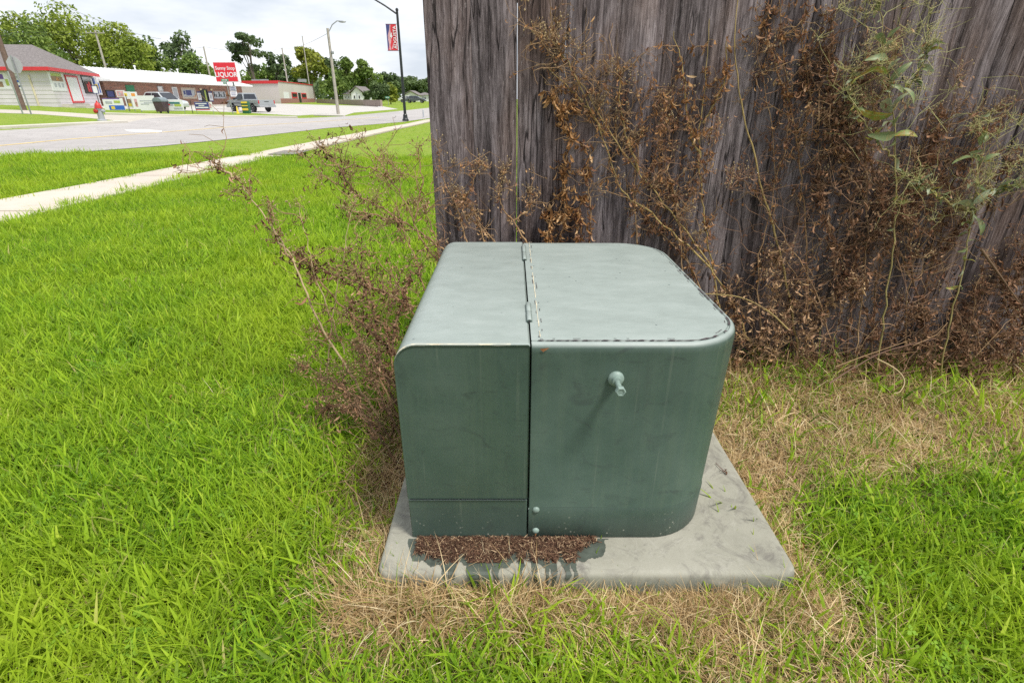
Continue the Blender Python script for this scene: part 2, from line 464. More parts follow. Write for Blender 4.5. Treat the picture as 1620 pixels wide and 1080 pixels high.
def in_polys(X, Y, polys):
    r = np.zeros(len(X), bool)
    for poly in polys:
        ins = np.zeros(len(X), bool); n = len(poly)
        for i in range(n):
            (xa, ya), (xb, yb) = poly[i - 1], poly[i]
            if ya == yb: continue
            c = ((ya > Y) != (yb > Y)) & (X < (xb - xa) * (Y - ya) / (yb - ya) + xa)
            ins ^= c
        r |= ins
    return r

# ------------------------------------------------------------------ equipment pad
def rrect(x0, x1, y0, y1, r, n=6):
    out = []
    rr = r if hasattr(r, '__len__') else [r] * 4          # corner radii: (x0,y0) (x1,y0) (x1,y1) (x0,y1)
    for (cx, cy, a0), q in zip(((x0, y0, 180), (x1, y0, 270), (x1, y1, 0), (x0, y1, 90)), rr):
        sx = cx + q * (1 if cx == x0 else -1); sy = cy + q * (1 if cy == y0 else -1)
        m = n
        for k in range(m + 1):
            a = R(a0 + 90 * k / m); out.append((sx + q * math.cos(a), sy + q * math.sin(a)))
    return out
def inset(x0, x1, y0, y1, r, d, n=6):
    rr = r if hasattr(r, '__len__') else [r] * 4
    return rrect(x0 + d, x1 - d, y0 + d, y1 - d, [max(.002, q - d) for q in rr], n)
def pad_mat():
    m = newmat('pad_concrete'); t = NT(m); p = t.pos()
    a = t.noise(p, 3.5, 6, .65); f = t.noise(p, 70, 6, .75); s2 = t.noise(p, 9, 7, .75, dist=1.5)
    col = t.ramp(a, [(.25, (.205, .200, .158)), (.5, (.285, .278, .225)), (.75, (.345, .335, .278))])
    col = t.mix(t.maprange(s2, .50, .66, 0, .75), col, (.135, .125, .11))
    col = t.mix(t.maprange(f, .52, .8, 0, .45), col, (.36, .35, .30))
    hair = t.math('ABSOLUTE', t.math('SUBTRACT', t.noise(p, 6, 5, .6, dist=2.2), .5))
    col = t.mix(t.maprange(hair, 0, .014, .32, 0), col, (.38, .37, .32))
    z = t.sep(p)[2]
    col = t.mix(t.math('MULTIPLY', t.maprange(z, .075, .03), t.maprange(t.noise(p, 14, 4), .30, .5)), col, (.120, .135, .108))
    t.base(col); t.rough(.88); t.bump(t.math('ADD', f, t.math('MULTIPLY', a, .6)), .22, .004); return m
M_pad = pad_mat()
b = MB()
rings = []
for d, z in ((-.012, -.06), (-.006, .02), (0, .066), (.0025, .0735), (.008, .0785), (.016, .08), (.05, .0803), (.2, .081)):
    rings.append([Vector((x, y, z)) for x, y in inset(PX0, PX1, PY0, PY1, .038, d)])
b.loft(rings)
pad = b.build('equipment_pad', M_pad, smooth=60)
tag(pad, 'low grey concrete pad under the green cabinet, one front corner stained', 'concrete pad')

# dark green paint spill with drips, lying on the pad and over its front lip
def lip(s):
    """point on the pad's top, lip and face, s metres from the cabinet's foot"""
    prof = [(0, .0816), (.10, .0814), (.112, .0806), (.119, .0762), (.1225, .070), (.126, .03), (.13, .0)]
    acc = 0.0
    for (a, za), (c, zc) in zip(prof[:-1], prof[1:]):
        L = math.hypot(c - a, zc - za)
        if s <= acc + L or (c, zc) == prof[-1]:
            f = (s - acc) / L; return 1.106 - (a + (c - a) * f), za + (zc - za) * f
        acc += L
drips = [(random.uniform(-.2, .2), random.uniform(.004, .010), random.uniform(.035, .085)) for _ in range(13)] + [(.145, .010, .085), (-.105, .012, .09), (.06, .007, .06), (.11, .008, .07)]
def stain_reach(x):
    v = .082 + .030 * fbm(x, 0, 9.1, 16)
    for c, w, L in drips:
        k = abs(x - c) / (w * .8)
        if k < 1.6: v = max(v, .085 + L * (1 - (k / 1.6) ** 2) ** .5 * (.6 + .4 * (k < .8)))
    if x > .12: v = max(v * .8, .075 - .035 * sstep(.19, .24, x) + .012 * fbm(x, 3, 1.1, 25))
    v *= sstep(.262, .245, x) * sstep(-.292, -.255, x) ** .5
    return v
NX, NS = 300, 60
b = MB(); ids = {}
for i in range(NX):
    for j in range(NS):
        x = -.29 + .56 * i / NX; s_ = .168 * j / NS
        xj = x + .005 * fbm(s_ * 30, x * 5, 2.2, 1)
        if s_ > stain_reach(xj): continue
        q = []
        for a, c in ((i, j), (i + 1, j), (i + 1, j + 1), (i, j + 1)):
            if (a, c) not in ids:
                y, z = lip(.168 * c / NS); ids[(a, c)] = len(b.v); b.v.append((-.29 + .56 * a / NX, y - .0012, z + .0004))
            q.append(ids[(a, c)])
        b.f.append(tuple(q)); b.mi.append(0)
stain = b.build('paint_spill', paint('spill_paint', (.062, .076, .060), .62, .3, nscale=40))
stain.parent = pad
tag(stain, 'dark green paint spill dripping over the pad lip')

# matted dead clippings on the spill
def straw_mat(name, cols, trans=.15):
    m = newmat(name); t = NT(m)
    r = t.attr('tint'); p = t.pos()
    t.leafy(t.mix(t.maprange(t.noise(p, 3.0, 3), .4, .65, 0, .3), t.ramp(r, [(i / (len(cols) - 1), c) for i, c in enumerate(cols)]), cols[0]), trans); t.rough(.75); t.bsdf.inputs['Specular IOR Level'].default_value = .2
    return m
M_mulch = straw_mat('dead_clippings', [(.042, .021, .014), (.115, .060, .036), (.22, .125, .074), (.52, .38, .23)], .05)
def set_tint(me, vals):
    a = me.attributes.new('tint', 'FLOAT', 'FACE'); a.data.foreach_set('value', vals)
b = MB(); tint = []
for i in range(80):                                       # lumpy bed
    for j in range(18):
        x0, s0 = -.262 + .50 * i / 80, .105 * j / 18
        if s0 > stain_reach(x0) - .03 - .03 * sstep(.15, .23, x0) or s0 > .085: continue
        q = []
        for a, c in ((0, 0), (1, 0), (1, 1), (0, 1)):
            x = x0 + .50 / 80 * a; s1 = s0 + .105 / 18 * c; y, z = lip(s1)
            q.append(Vector((x, y, z + .001 + max(0, .003 + .006 * fbm(x, y, 1.7, 40)) * sstep(0, .02, stain_reach(x) - .01 - s1))))
        b.poly(q); tint.append(random.uniform(0, .35))
for _ in range(8000):
    x = random.uniform(-.265, .236); s1 = random.uniform(0, .092)
    if s1 > min(.1, stain_reach(x)) - random.uniform(.010, .04) - .03 * sstep(.15, .23, x): continue
    y, z = lip(s1); a = random.uniform(0, math.pi); L = random.choice((.5, .8, 1, 1.8)) * random.uniform(.004, .012); w = random.uniform(.0004, .0011)
    c = Vector((x, y, z + .002 + random.uniform(0, .007))); d = Vector((math.cos(a) * L, math.sin(a) * L * .8, random.uniform(-.006, .006))); n = Vector((-math.sin(a), math.cos(a), random.uniform(-.6, .6))) * w
    mid = c + Vector((0, 0, random.uniform(.0, .004)))
    b._add([c - d - n, mid - n, mid + n, c - d + n, c + d], [(0, 1, 2, 3), (1, 4, 2)])
    v = random.random() ** 1.7; tint += [v, v]
me = b.mesh('clippings', M_mulch, recalc=False); set_tint(me, tint)
tag(link(bpy.data.objects.new('clippings', me)), kind='stuff')

# ------------------------------------------------------------------ green electrical cabinet
BX0, SEAM, BX1, BY0, BY1, BZ0, BZ1 = -.281, .043, .582, 1.108, 2.075, .081, .682
def cab_mat(name, old=1.0):
    m = newmat(name); t = NT(m); p = t.pos(); n = t.sep(t.node('ShaderNodeNewGeometry').outputs['Normal'])
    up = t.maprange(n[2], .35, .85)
    a = t.noise(p, 5, 6, .62); b_ = t.noise(p, 60, 5, .7)
    streak = t.noise(t.mapped(p, (42, 42, 1.6)), 1.0, 6, .7)
    side = t.ramp(a, [(.28, (.046, .077, .061)), (.52, (.060, .095, .075)), (.75, (.077, .114, .089))])
    side = t.mix(t.maprange(streak, .46, .70, 0, .28), side, (.095, .130, .088))
    side = t.mix(t.maprange(t.noise(t.mapped(p, (22, 22, 1.3), (3, 1, 7)), 1, 5, .7), .58, .74, 0, .4), side, (.048, .066, .057))
    smear = t.noise(t.mapped(p, (9, 9, 13), (5, 2, 1)), 1, 6, .7, dist=1.8)
    side = t.mix(t.maprange(smear, .55, .68, 0, .55), side, (.038, .052, .048))
    scr = t.math('ABSOLUTE', t.math('SUBTRACT', t.noise(t.mapped(p, (5, 5, 3), (9, 4, 4)), 1.0, 3, .5, dist=1.0), .5))
    side = t.mix(t.maprange(scr, 0, .007, .20, 0), side, (.035, .055, .052))
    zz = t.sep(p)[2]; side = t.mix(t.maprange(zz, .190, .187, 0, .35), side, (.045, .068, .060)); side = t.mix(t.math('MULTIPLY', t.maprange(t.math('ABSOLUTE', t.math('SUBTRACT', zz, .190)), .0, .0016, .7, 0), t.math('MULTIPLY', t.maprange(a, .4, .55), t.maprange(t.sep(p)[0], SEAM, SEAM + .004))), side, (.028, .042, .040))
    drip = t.noise(t.mapped(p, (75, 75, 1.1), (2, 8, 3)), 1, 3, .5); side = t.mix(t.math('MULTIPLY', t.maprange(drip, .62, .72, 0, .35), t.maprange(t.noise(p, 4, 2), .42, .58)), side, (.15, .175, .135))
    chalk_sky_light = t.ramp(t.noise(t.mapped(p, (5, 11, 3)), 1.8, 8, .72), [(.3, (.250, .290, .268)), (.5, (.285, .330, .306)), (.72, (.325, .370, .346))])  # chalked top, made paler still to stand in for reflected sky light
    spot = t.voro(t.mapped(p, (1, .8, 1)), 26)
    chalk_sky_light = t.mix(t.math('MULTIPLY', t.maprange(spot, .05, .11, .9, 0), t.maprange(t.noise(p, 11, 2), .52, .58)), chalk_sky_light, (.13, .16, .155))
    col = t.mix(up, side, chalk_sky_light)
    low = t.math('MULTIPLY', t.maprange(t.sep(p)[2], .19, .09), t.maprange(t.voro(p, 70), .10, .22, 1, 0))
    col = t.mix(t.math('MULTIPLY', low, t.maprange(t.noise(p, 17, 3), .48, .60)), col, (.42, .42, .35))
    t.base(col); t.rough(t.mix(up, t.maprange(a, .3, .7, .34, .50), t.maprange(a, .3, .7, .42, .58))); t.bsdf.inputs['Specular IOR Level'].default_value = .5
    t.bump(t.math('ADD', t.math('MULTIPLY', a, 1.0), t.math('MULTIPLY', b_, .12)), .10, .012); return m
M_cab = cab_mat('faded_green_paint_lit_top')
M_chip = paint('bared_primer', (.062, .050, .052), .8, .4, nscale=60)
M_cream = paint('worn_edge', (.55, .50, .37), .7, .25, nscale=30)
M_rust = paint('rust', (.28, .12, .045), .9, .35, nscale=80)
cab = thing('electrical_cabinet', 'dark green steel utility cabinet with a hinged left hood and one projecting bolt', 'utility cabinet', (.15, 1.59, BZ0))
def cpart(mb, name, mats, smooth=0.0, parent=None, bev=None):
    o = mb.build(name, mats, None, smooth)
    base = Vector(cab.location)
    o.data.transform(Matrix.Translation(-base)); o.parent = cab if parent is None else parent
    if bev: bevelled(o, *bev)
    return o
# body with rounded right corners
RAD = (.003, .175, .175, .003)
rings = []
for d, z in ((.004, 0), (.001, .004), (.0, .104), (.0022, .107), (.0022, .575), (.003, .586), (.0065, .594), (.013, .5985), (.017, .5995), (.0195, .597), (.022, .597), (.0245, .600), (.032, .6012), (.06, .602), (.12, .6035)):
    k = .018 * (1 - z / .6)                                       # slight taper to the foot on the rounded side
    rings.append([Vector((x, y, BZ0 + z)) for x, y in inset(SEAM + .0008 + min(d, .002) - d, BX1 - k, BY0, BY1, RAD, d, 12)])
b = MB(); b.loft(rings)
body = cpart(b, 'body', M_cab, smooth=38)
# hood: profile with a rounded outer edge, swept front to back
def hood_prof(d):
    x0, x1, z0, z1, r = BX0 + d, SEAM - .0008, .223, BZ1 + .001 - d, .058 - d
    out = [(x0, z0)]
    for k in range(9):
        a = R(180 - 90 * k / 8); out.append((x0 + r + r * math.cos(a), z1 - r + r * math.sin(a)))
    return out + [(x1 - .004, z1), (x1, z1 - .004), (x1, z0)]
rings = [[Vector((x, y, z)) for x, z in hood_prof(d)] for d, y in ((.006, BY0 - .001), (.0045, BY0 - .0035), (.0015, BY0 - .0035), (0, BY0 - .001), (0, BY0 + .01), (0, BY1 - .01), (.004, BY1))]
b = MB(); b.loft(rings)
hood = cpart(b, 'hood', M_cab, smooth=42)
# worn pale lip along the hood's front edge
b = MB(); pr = hood_prof(.0003)[3:-2]
pts = []
for (xa, za), (xb, zb) in zip(pr[:-1], pr[1:]):
    n = max(1, int(math.hypot(xb - xa, zb - za) / .008))
    pts += [(xa + (xb - xa) * k / n, za + (zb - za) * k / n) for k in range(n)]
pts = [p for p in pts if p[0] < SEAM - .045]
for i in range(len(pts) - 1):
    w = [.0016 + .0012 * max(0, fbm(pts[k][0], pts[k][1], 4, 40) + .5) for k in (i, i + 1)]
    P = [Vector((pts[k][0], BY0 - .0022, pts[k][1] + .0004)) for k in (i, i + 1)]
    b._add([P[0] + Vector((0, -.0016, -w[0])), P[1] + Vector((0, -.0016, -w[1])), P[1] + Vector((0, .002, .0006)), P[0] + Vector((0, .002, .0006))], [(0, 1, 2, 3)])
cpart(b, 'worn_edge', M_cream, parent=hood).parent = hood
# lower front panel under the hood, and the hollow behind the seams
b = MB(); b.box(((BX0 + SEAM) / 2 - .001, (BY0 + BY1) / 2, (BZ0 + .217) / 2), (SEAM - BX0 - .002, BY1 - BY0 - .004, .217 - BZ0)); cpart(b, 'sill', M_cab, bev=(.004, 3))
b = MB(); b.box(((BX0 + SEAM) / 2, (BY0 + BY1) / 2, .22), (SEAM - BX0 - .02, BY1 - BY0 - .03, .02)); b.box((SEAM + .001, (BY0 + BY1) / 2, .40), (.010, BY1 - BY0 - .05, .54)); cpart(b, 'inner_frame', paint('dark_gap', (.012, .014, .013), .9))
# hinges along the top seam
for px, py, px2, py2 in ((836, 389, 837.5, 412), (839.5, 481, 842, 509)):
    zt = BZ1 + .0035
    def on(pxx, pyy):
        r = ray(pxx, pyy); k = (zt - EYE) / r.z; return Vector((0, 0, EYE)) + r * k
    a, c = on(px, py), on(px2, py2); x = SEAM + .0015
    b = MB(); ya, yc = a.y, c.y; m_ = (ya + yc) / 2
    for y0, y1 in ((ya, m_ + .0012), (m_ - .0012, yc)):
        b.tube([(x, y0, zt), (x, y0 - .002, zt), (x, y1 + .002, zt), (x, y1, zt)], [.0062, .0075, .0075, .0062], 14)
    b.tube([(x, m_ + .002, zt), (x, m_ - .002, zt)], .0055, 12)
    hg = cpart(b, 'hinge', M_cab, smooth=40)
    b = MB(); b.tube([(x, yc - .0006, zt), (x, yc + .004, zt)], .0035, 12); cpart(b, 'hinge_pin', paint('dark_pin', (.03, .03, .03), .6)).parent = hg
# bolt with collar
bx, bz = .250, .590
b = MB(); Mx = Matrix.Translation((bx, BY0 + .003, bz)) @ Matrix.Rotation(R(90), 4, 'X')
b.lathe([(.0195, 0), (.0195, .005), (.0175, .008), (.0125, .011), (.0115, .020), (.0075, .0215)], n=28, M=Mx)
M_bolt = paint('bolt_paint', (.205, .275, .240), .45, .2, nscale=40)
collar = cpart(b, 'bolt_collar', M_bolt, smooth=40)
b = MB(); b.lathe([(.0068, .018), (.0068, .052), (.0066, .056)], n=20, M=Mx)
b.lathe([(.0105, .056), (.0122, .0575), (.0122, .066), (.0108, .068), (.0085, .068), (.0078, .0665)], n=6, M=Mx)
cpart(b, 'bolt', M_bolt, smooth=35)
# two round rivets
for px, py in ((848, 806), (847.5, 838.5)):
    r = ray(px, py); k = (BY0 + .001) / r.y; c = Vector((0, 0, EYE)) + r * k
    b = MB(); b.lathe([(.0098, 0), (.0098, .002), (.0084, .0046), (.0052, .0068), (.0016, .0076)], n=16, M=Matrix.Translation((c.x, BY0 + .0022, c.z)) @ Matrix.Rotation(R(90), 4, 'X'))
    cpart(b, 'rivet', M_bolt, smooth=60)
# rust run below the lower rivet and at the lid corner
b = MB(); b.poly([(c.x - .003, BY0 - .0014, c.z - .006), (c.x - .0015, BY0 - .0014, c.z - .018), (c.x + .002, BY0 - .0014, c.z - .014), (c.x + .004, BY0 - .0014, c.z - .006)]); cpart(b, 'rust_run', M_rust)
# cracked seal line round the lid: broken dark flakes
def lid_path():
    o = inset(SEAM + .0008, BX1, BY0, BY1, RAD, .0205, 14)
    P = [Vector((x, y, 0)) for x, y in o]; out = []
    for a, c2 in zip(P, P[1:] + P[:1]):
        n = max(1, int((c2 - a).length / .006)); out += [a + (c2 - a) * (k / n) for k in range(n)]
    return out
def crack(path, keep, wmin, wmax, off, seed, mat, name):
    b = MB(); prev = None
    for i, p in enumerate(path):
        q = path[(i + 1) % len(path)]; d = (q - p).normalized(); n = Vector((-d.y, d.x, 0))
        f = fbm(p.x, p.y, seed, 22); g2 = fbm(p.x, p.y, seed + 5, 70)
        on_ = keep(p, f, g2)
        w = wmin + (wmax - wmin) * max(0, min(1, .5 + g2)) if on_ else .0
        cur = (p + n * (off + w * (.5 + .4 * g2)), p + n * (off - w * (.5 - .4 * g2))) if on_ else None
        if cur and prev:
            zz = BZ0 + (.6044 if p.x < SEAM + .05 and p.y > BY0 + .03 else .6016)
            b._add([Vector((v.x, v.y, zz)) for v in (prev[0], cur[0], cur[1], prev[1])], [(0, 1, 2, 3)])
        prev = cur
    o = cpart(b, name, mat); o['kind'] = 'stuff'; return o
path = lid_path()
def front(p): return p.y < BY0 + .03
def rside(p): return p.x > BX1 - .19 and not front(p)
def lside(p): return p.x < SEAM + .04 and not front(p)
crack(path, lambda p, f, g: (front(p) and f > -2) or (rside(p) and p.y < 1.75 and f > -.2), .0016, .0078, -.001, 1.0, M_chip, 'flaked_seal')
crack(path, lambda p, f, g: (front(p) and f > .12) or (rside(p) and f > .05) or (lside(p) and f > .22), .0010, .0022, .010, 7.0, M_chip, 'flaked_seal')
crack(path, lambda p, f, g: lside(p) and f > -.5, .0012, .0030, .003, 3.0, M_cream, 'flaked_seal')
crack(path, lambda p, f, g: lside(p) and f > .05, .0008, .0030, .000, 13.0, M_chip, 'flaked_seal')
b = MB(); b.poly([(SEAM + .022, BY0 - .0012, BZ1 - .012), (SEAM + .030, BY0 - .0012, BZ1 - .020), (SEAM + .040, BY0 - .0012, BZ1 - .013), (SEAM + .044, BY0 - .0012, BZ1 - .009)]); cpart(b, 'rust_run', M_rust)

# ------------------------------------------------------------------ weathered wooden fence
def wood_mat():
    m = newmat('weathered_wood'); t = NT(m); o = t.coord(); r = t.rand()
    off = t.comb(t.math('MULTIPLY', r, 37.0), t.math('MULTIPLY', r, 11.0), t.math('MULTIPLY', r, 53.0))
    va = t.node('ShaderNodeVectorMath', operation='ADD'); t.put(va.inputs[0], o); t.put(va.inputs[1], off); q = va.outputs[0]
    kq = t.mapped(q, (4.6, .001, 2.0))
    vn = t.node('ShaderNodeTexVoronoi'); t.put(vn.inputs['Vector'], kq); vn.inputs['Scale'].default_value = 1.0; vn.inputs['Randomness'].default_value = .9
    kd, kc = vn.outputs['Distance'], vn.outputs['Color']
    pick = t.maprange(t.sep(kc)[0], .42, .44)
    kfall = t.math('MULTIPLY', pick, t.math('POWER', 2.718, t.math('MULTIPLY', t.math('MULTIPLY', kd, kd), -26.0)))
    wob = t.noise(t.mapped(q, (3, 3, .9)), 1.0, 3, .5)
    g0 = t.sep(q)
    gx = t.math('ADD', g0[0], t.math('ADD', t.math('MULTIPLY', wob, .06), t.math('MULTIPLY', kfall, .085)))
    gv_ = t.comb(gx, g0[1], t.math('MULTIPLY', g0[2], .065))
    fine = t.noise(gv_, 190, 8, .78); mid = t.noise(gv_, 46, 5, .65); wide = t.noise(gv_, 14, 4, .55)
    blot = t.noise(t.mapped(q, (5, 5, 1.6)), 1.0, 5, .62)
    grain = t.math('ADD', t.math('MULTIPLY', fine, .42), t.math('ADD', t.math('MULTIPLY', mid, .36), t.math('MULTIPLY', wide, .22)))
    col = t.ramp(grain, [(.38, (.012, .010, .010)), (.455, (.066, .055, .056)), (.53, (.170, .146, .149)), (.62, (.34, .305, .315))])
    col = t.mix(t.maprange(blot, .40, .66, .0, .60), col, t.ramp(grain, [(.39, (.040, .034, .035)), (.5, (.25, .226, .234)), (.61, (.54, .51, .53))]))
    brown = t.noise(t.mapped(q, (3.5, 3.5, 1.1), (7, 0, 3)), 1.0, 4, .6)
    col = t.mix(t.maprange(brown, .47, .64, 0, .6), col, t.ramp(grain, [(.39, (.026, .017, .012)), (.5, (.130, .084, .062)), (.61, (.29, .20, .15))]))
    spk = t.noise(t.mapped(q, (1, 1, .35)), 120, 4, .7); col = t.mix(t.maprange(spk, .60, .72, 0, .6), col, (.40, .37, .37)); col = t.mix(t.maprange(spk, .40, .28, 0, .7), col, (.018, .014, .013))
    tone = t.maprange(r, 0, 1, .68, 1.04)
    col = t.mix(1.0, col, t.comb(t.math('MULTIPLY', tone, 1.02), t.math('MULTIPLY', tone, .97), t.math('MULTIPLY', tone, .95)), 'MULTIPLY')
    ringv = t.math('SINE', t.math('MULTIPLY', kd, 62.0))
    kmask = t.math('MULTIPLY', pick, t.maprange(kd, .10, .26, 1, 0))
    col = t.mix(t.math('MULTIPLY', kmask, .72), col, t.ramp(t.math('ADD', t.math('MULTIPLY', ringv, .28), t.math('MULTIPLY', fine, .9)), [(.25, (.022, .013, .010)), (.5, (.105, .070, .052)), (.8, (.26, .21, .185))]))
    col = t.mix(t.math('MULTIPLY', pick, t.maprange(kd, .03, .065, .9, 0)), col, (.020, .013, .010))
    cr = t.math('ABSOLUTE', t.math('SUBTRACT', t.noise(gv_, 22, 2, .5), .5))
    crm = t.math('MULTIPLY', t.maprange(cr, .004, .016, 1, 0), t.maprange(t.noise(t.mapped(q, (2, 2, 2.2), (2, 5, 1)), 1.0, 3), .44, .54))
    col = t.mix(t.math('MULTIPLY', crm, .9), col, (.012, .009, .009))
    t.base(col); t.rough(.93); t.bsdf.inputs['Specular IOR Level'].default_value = .2
    t.bump(t.math('SUBTRACT', t.math('ADD', t.math('MULTIPLY', grain, 1.3), t.math('MULTIPLY', t.math('MULTIPLY', ringv, kmask), .12)), t.math('MULTIPLY', crm, .5)), .75, .010)
    return m
M_wood = wood_mat()
fence = thing('wooden_fence', 'tall weathered grey board fence behind the green cabinet', 'fence', (FX0, FENCE_Y, 0))
edges = [-.336, -.158, .020, .206, .394, .582]
while edges[-1] < 5.2: edges.append(edges[-1] + random.uniform(.183, .192))
rb = random.Random(5)
for i in range(len(edges) - 1):
    x0, x1 = edges[i], edges[i + 1]
    gl = .0012 if abs(x0 - .02) < .01 else -.0003
    gr = .0012 if abs(x1 - .02) < .01 else -.0003
    if abs(x1 + .158) < .01: gr = .0003
    if abs(x0 + .158) < .01: gl = .0003
    if i == 12: gr = .004
    w = x1 - x0; H0 = 1.83 + rb.uniform(-.012, .012); th = rb.uniform(.015, .019); zb = rb.uniform(.015, .05)
    fy = rb.uniform(-.003, .003); lean = rb.uniform(-.003, .003); b = MB(); rings = []
    for k in range(17):
        z = zb + (H0 - zb) * k / 16
        e0 = -w / 2 + gl + .0009 * fbm(z, i, 1.1, 3.2); e1 = w / 2 - gr - .0010 * abs(fbm(z, i, 6.3, 3.2)); e1 += lean * k / 16; e0 += lean * k / 16
        cup = .0018 * math.sin(i * 1.7 + z); yk = fy + .004 * fbm(z, i * 3.1, 2, 1.1)
        if k == 16: e0, e1 = e0 + .02, e1 - .02
        rings.append([Vector((e0, yk + .001, z)), Vector((e0 + .0015, yk, z)), Vector(((e0 + e1) / 2, yk - cup, z)), Vector((e1 - .0015, yk, z)), Vector((e1, yk + .001, z)), Vector((e1, yk + th, z)), Vector((e0, yk + th, z))])
    b.loft(rings)
    o = b.build('board', M_wood, fence, smooth=40); o.location = ((x0 + x1) / 2 - FX0, 0, 0)
b = MB()
for z in (.32, 1.58):
    b = MB(); b.box((2.6, .043, z), (5.2, .038, .089)); bevelled(b.build('rail', M_wood, fence), .003)
for x in (.055, 2.45, 4.85):
    b = MB(); b.box((x, .108, .89), (.089, .089, 1.86)); bevelled(b.build('post', M_wood, fence), .004)

# ------------------------------------------------------------------ things across the street
def wallpt(px, py, A, B):
    r = ray(px, py); d = Vector((B[0] - A[0], B[1] - A[1], 0)); n = Vector((-d.y, d.x, 0)).normalized()
    k = n.dot(Vector((A[0], A[1], 0))) / n.dot(Vector((r.x, r.y, 0)))
    p = Vector((0, 0, EYE)) + r * k
    s = (p - Vector((A[0], A[1], 0))).dot(d.normalized())
    return s, p.z
class Wall:
    """vertical plane through A, B: slabs laid on it by span and height"""
    def __init__(s, A, B):
        s.A = Vector((A[0], A[1], 0)); s.B = Vector((B[0], B[1], 0)); s.d = (s.B - s.A).normalized()
        n = Vector((-s.d.y, s.d.x, 0)); s.n = n if n.dot(-s.A) > 0 else -n
    def rect(s, x0, y0, x1, y1):
        ym, xm = (y0 + y1) / 2, (x0 + x1) / 2
        a, c = wallpt(x0, ym, s.A, s.B)[0], wallpt(x1, ym, s.A, s.B)[0]
        return min(a, c), max(a, c), wallpt(xm, y1, s.A, s.B)[1], wallpt(xm, y0, s.A, s.B)[1]
    def p(s, t, z, off=0.0): q = s.A + s.d * t + s.n * off; return Vector((q.x, q.y, z))
    def slab(s, b, R4, off, th):
        a, c, z0, z1 = R4
        b.prism([s.p(a, z0, off), s.p(c, z0, off), s.p(c, z1, off), s.p(a, z1, off)], s.n * th); return b
    def frame(s, b, R4, w, off, th):
        a, c, z0, z1 = R4
        for q in ((a, a + w, z0, z1), (c - w, c, z0, z1), (a + w, c - w, z1 - w, z1), (a + w, c - w, z0, z0 + w)): s.slab(b, q, off, th)
        return b
def inner(R4, w): return (R4[0] + w, R4[1] - w, R4[2] + w, R4[3] - w)
def grow(o, base):
    """move world-built mesh under its thing"""
    o.data.transform(Matrix.Translation(-Vector(base.location))); o.parent = base; return o
def sub(b, name, mat, base, parent=None, smooth=0.0):
    o = b.build(name, mat, None, smooth); o.data.transform(Matrix.Translation(-Vector(base.location))); o.parent = parent or base; return o

M_wsiding = paint('grey_white_siding', (.62, .58, .61), .7, .08, nscale=.7)
M_red = paint('red_trim', (.60, .035, .045), .5, .1)
M_shingle = paint('roof_shingles', (.175, .155, .15), .95, .45, nscale=7, bump=.4)
M_dark = paint('dark_glass', (.03, .035, .045), .12, .3)
M_wmetal = paint('white_sheet_roof', (.80, .81, .80), .45, .05, nscale=.5)
M_beige = paint('beige_wall', (.55, .50, .48), .8, .06, nscale=.3)
M_wht = paint('white_panel', (.76, .76, .78), .5, .05)
M_grey = paint('galvanised_steel', (.34, .35, .36), .45, .15, metal=.6)
M_black = paint('black_paint', (.014, .017, .019), .4, .2)
M_pole = paint('weathered_pole_wood', (.36, .33, .29), .9, .22, nscale=6)
M_pole_d = paint('creosote_pole_wood', (.14, .095, .075), .9, .3, nscale=6)
M_green = paint('sign_green', (.02, .21, .12), .5, .08)
M_blue = paint('print_blue', (.03, .12, .50), .5, .15); M_navy = paint('print_navy', (.05, .06, .20), .5, .1); M_yel = paint('print_yellow', (.75, .55, .06), .5, .1)
M_pink = paint('print_pink', (.62, .35, .38), .5, .3, nscale=6); M_org = paint('print_orange', (.72, .30, .06), .5, .2); M_lime = paint('print_lime', (.40, .50, .10), .5, .2, nscale=6)
M_purple = paint('print_purple', (.16, .08, .32), .5, .15); M_teal = paint('print_teal', (.05, .18, .18), .5, .2); M_lgrey = paint('print_grey', (.42, .44, .48), .5, .2, nscale=5)
M_brownp = paint('print_brown', (.30, .19, .12), .6, .3, nscale=6)
def brick_mat():
    m = newmat('red_brick'); t = NT(m); p = t.pos()
    q = t.comb(t.math('ADD', t.sep(p)[0], t.sep(p)[1]), t.sep(p)[2], 0.0)
    bk = t.node('ShaderNodeTexBrick'); t.put(bk.inputs['Vector'], q); bk.inputs['Scale'].default_value = 1.0
    bk.inputs['Brick Width'].default_value = .42; bk.inputs['Row Height'].default_value = .15; bk.inputs['Mortar Size'].default_value = .012
    bk.inputs['Color1'].default_value = (.36, .16, .115, 1); bk.inputs['Color2'].default_value = (.21, .105, .080, 1); bk.inputs['Mortar'].default_value = (.30, .25, .22, 1)
    t.base(t.mix(t.maprange(t.noise(p, 1.6, 5), .4, .65, 0, .5), bk.outputs[0], (.40, .24, .18))); t.rough(.9); return m
M_brick = brick_mat()

def text(s, size, mat, parent, M, bold=.0, name='lettering', depth=.004, align='CENTER', sx=1.0):
    cu = bpy.data.curves.new('lettering', 'FONT'); cu.body = s; cu.size = size; cu.align_x = align; cu.align_y = 'CENTER'; cu.offset = bold; cu.extrude = depth; cu.resolution_u = 3
    tmp = bpy.data.objects.new('lettering', cu)
    me = bpy.data.meshes.new_from_object(tmp); bpy.data.objects.remove(tmp); bpy.data.curves.remove(cu)
    me.name = name; me.transform(M @ Matrix.Diagonal((sx, 1, 1, 1))); me.materials.clear(); me.materials.append(mat)
    o = bpy.data.objects.new(name, me); return link(o, parent)
FACE = Matrix(((1, 0, 0, 0), (0, 0, -1, 0), (0, 1, 0, 0), (0, 0, 0, 1)))       # text plane turned to face the camera side (-Y)

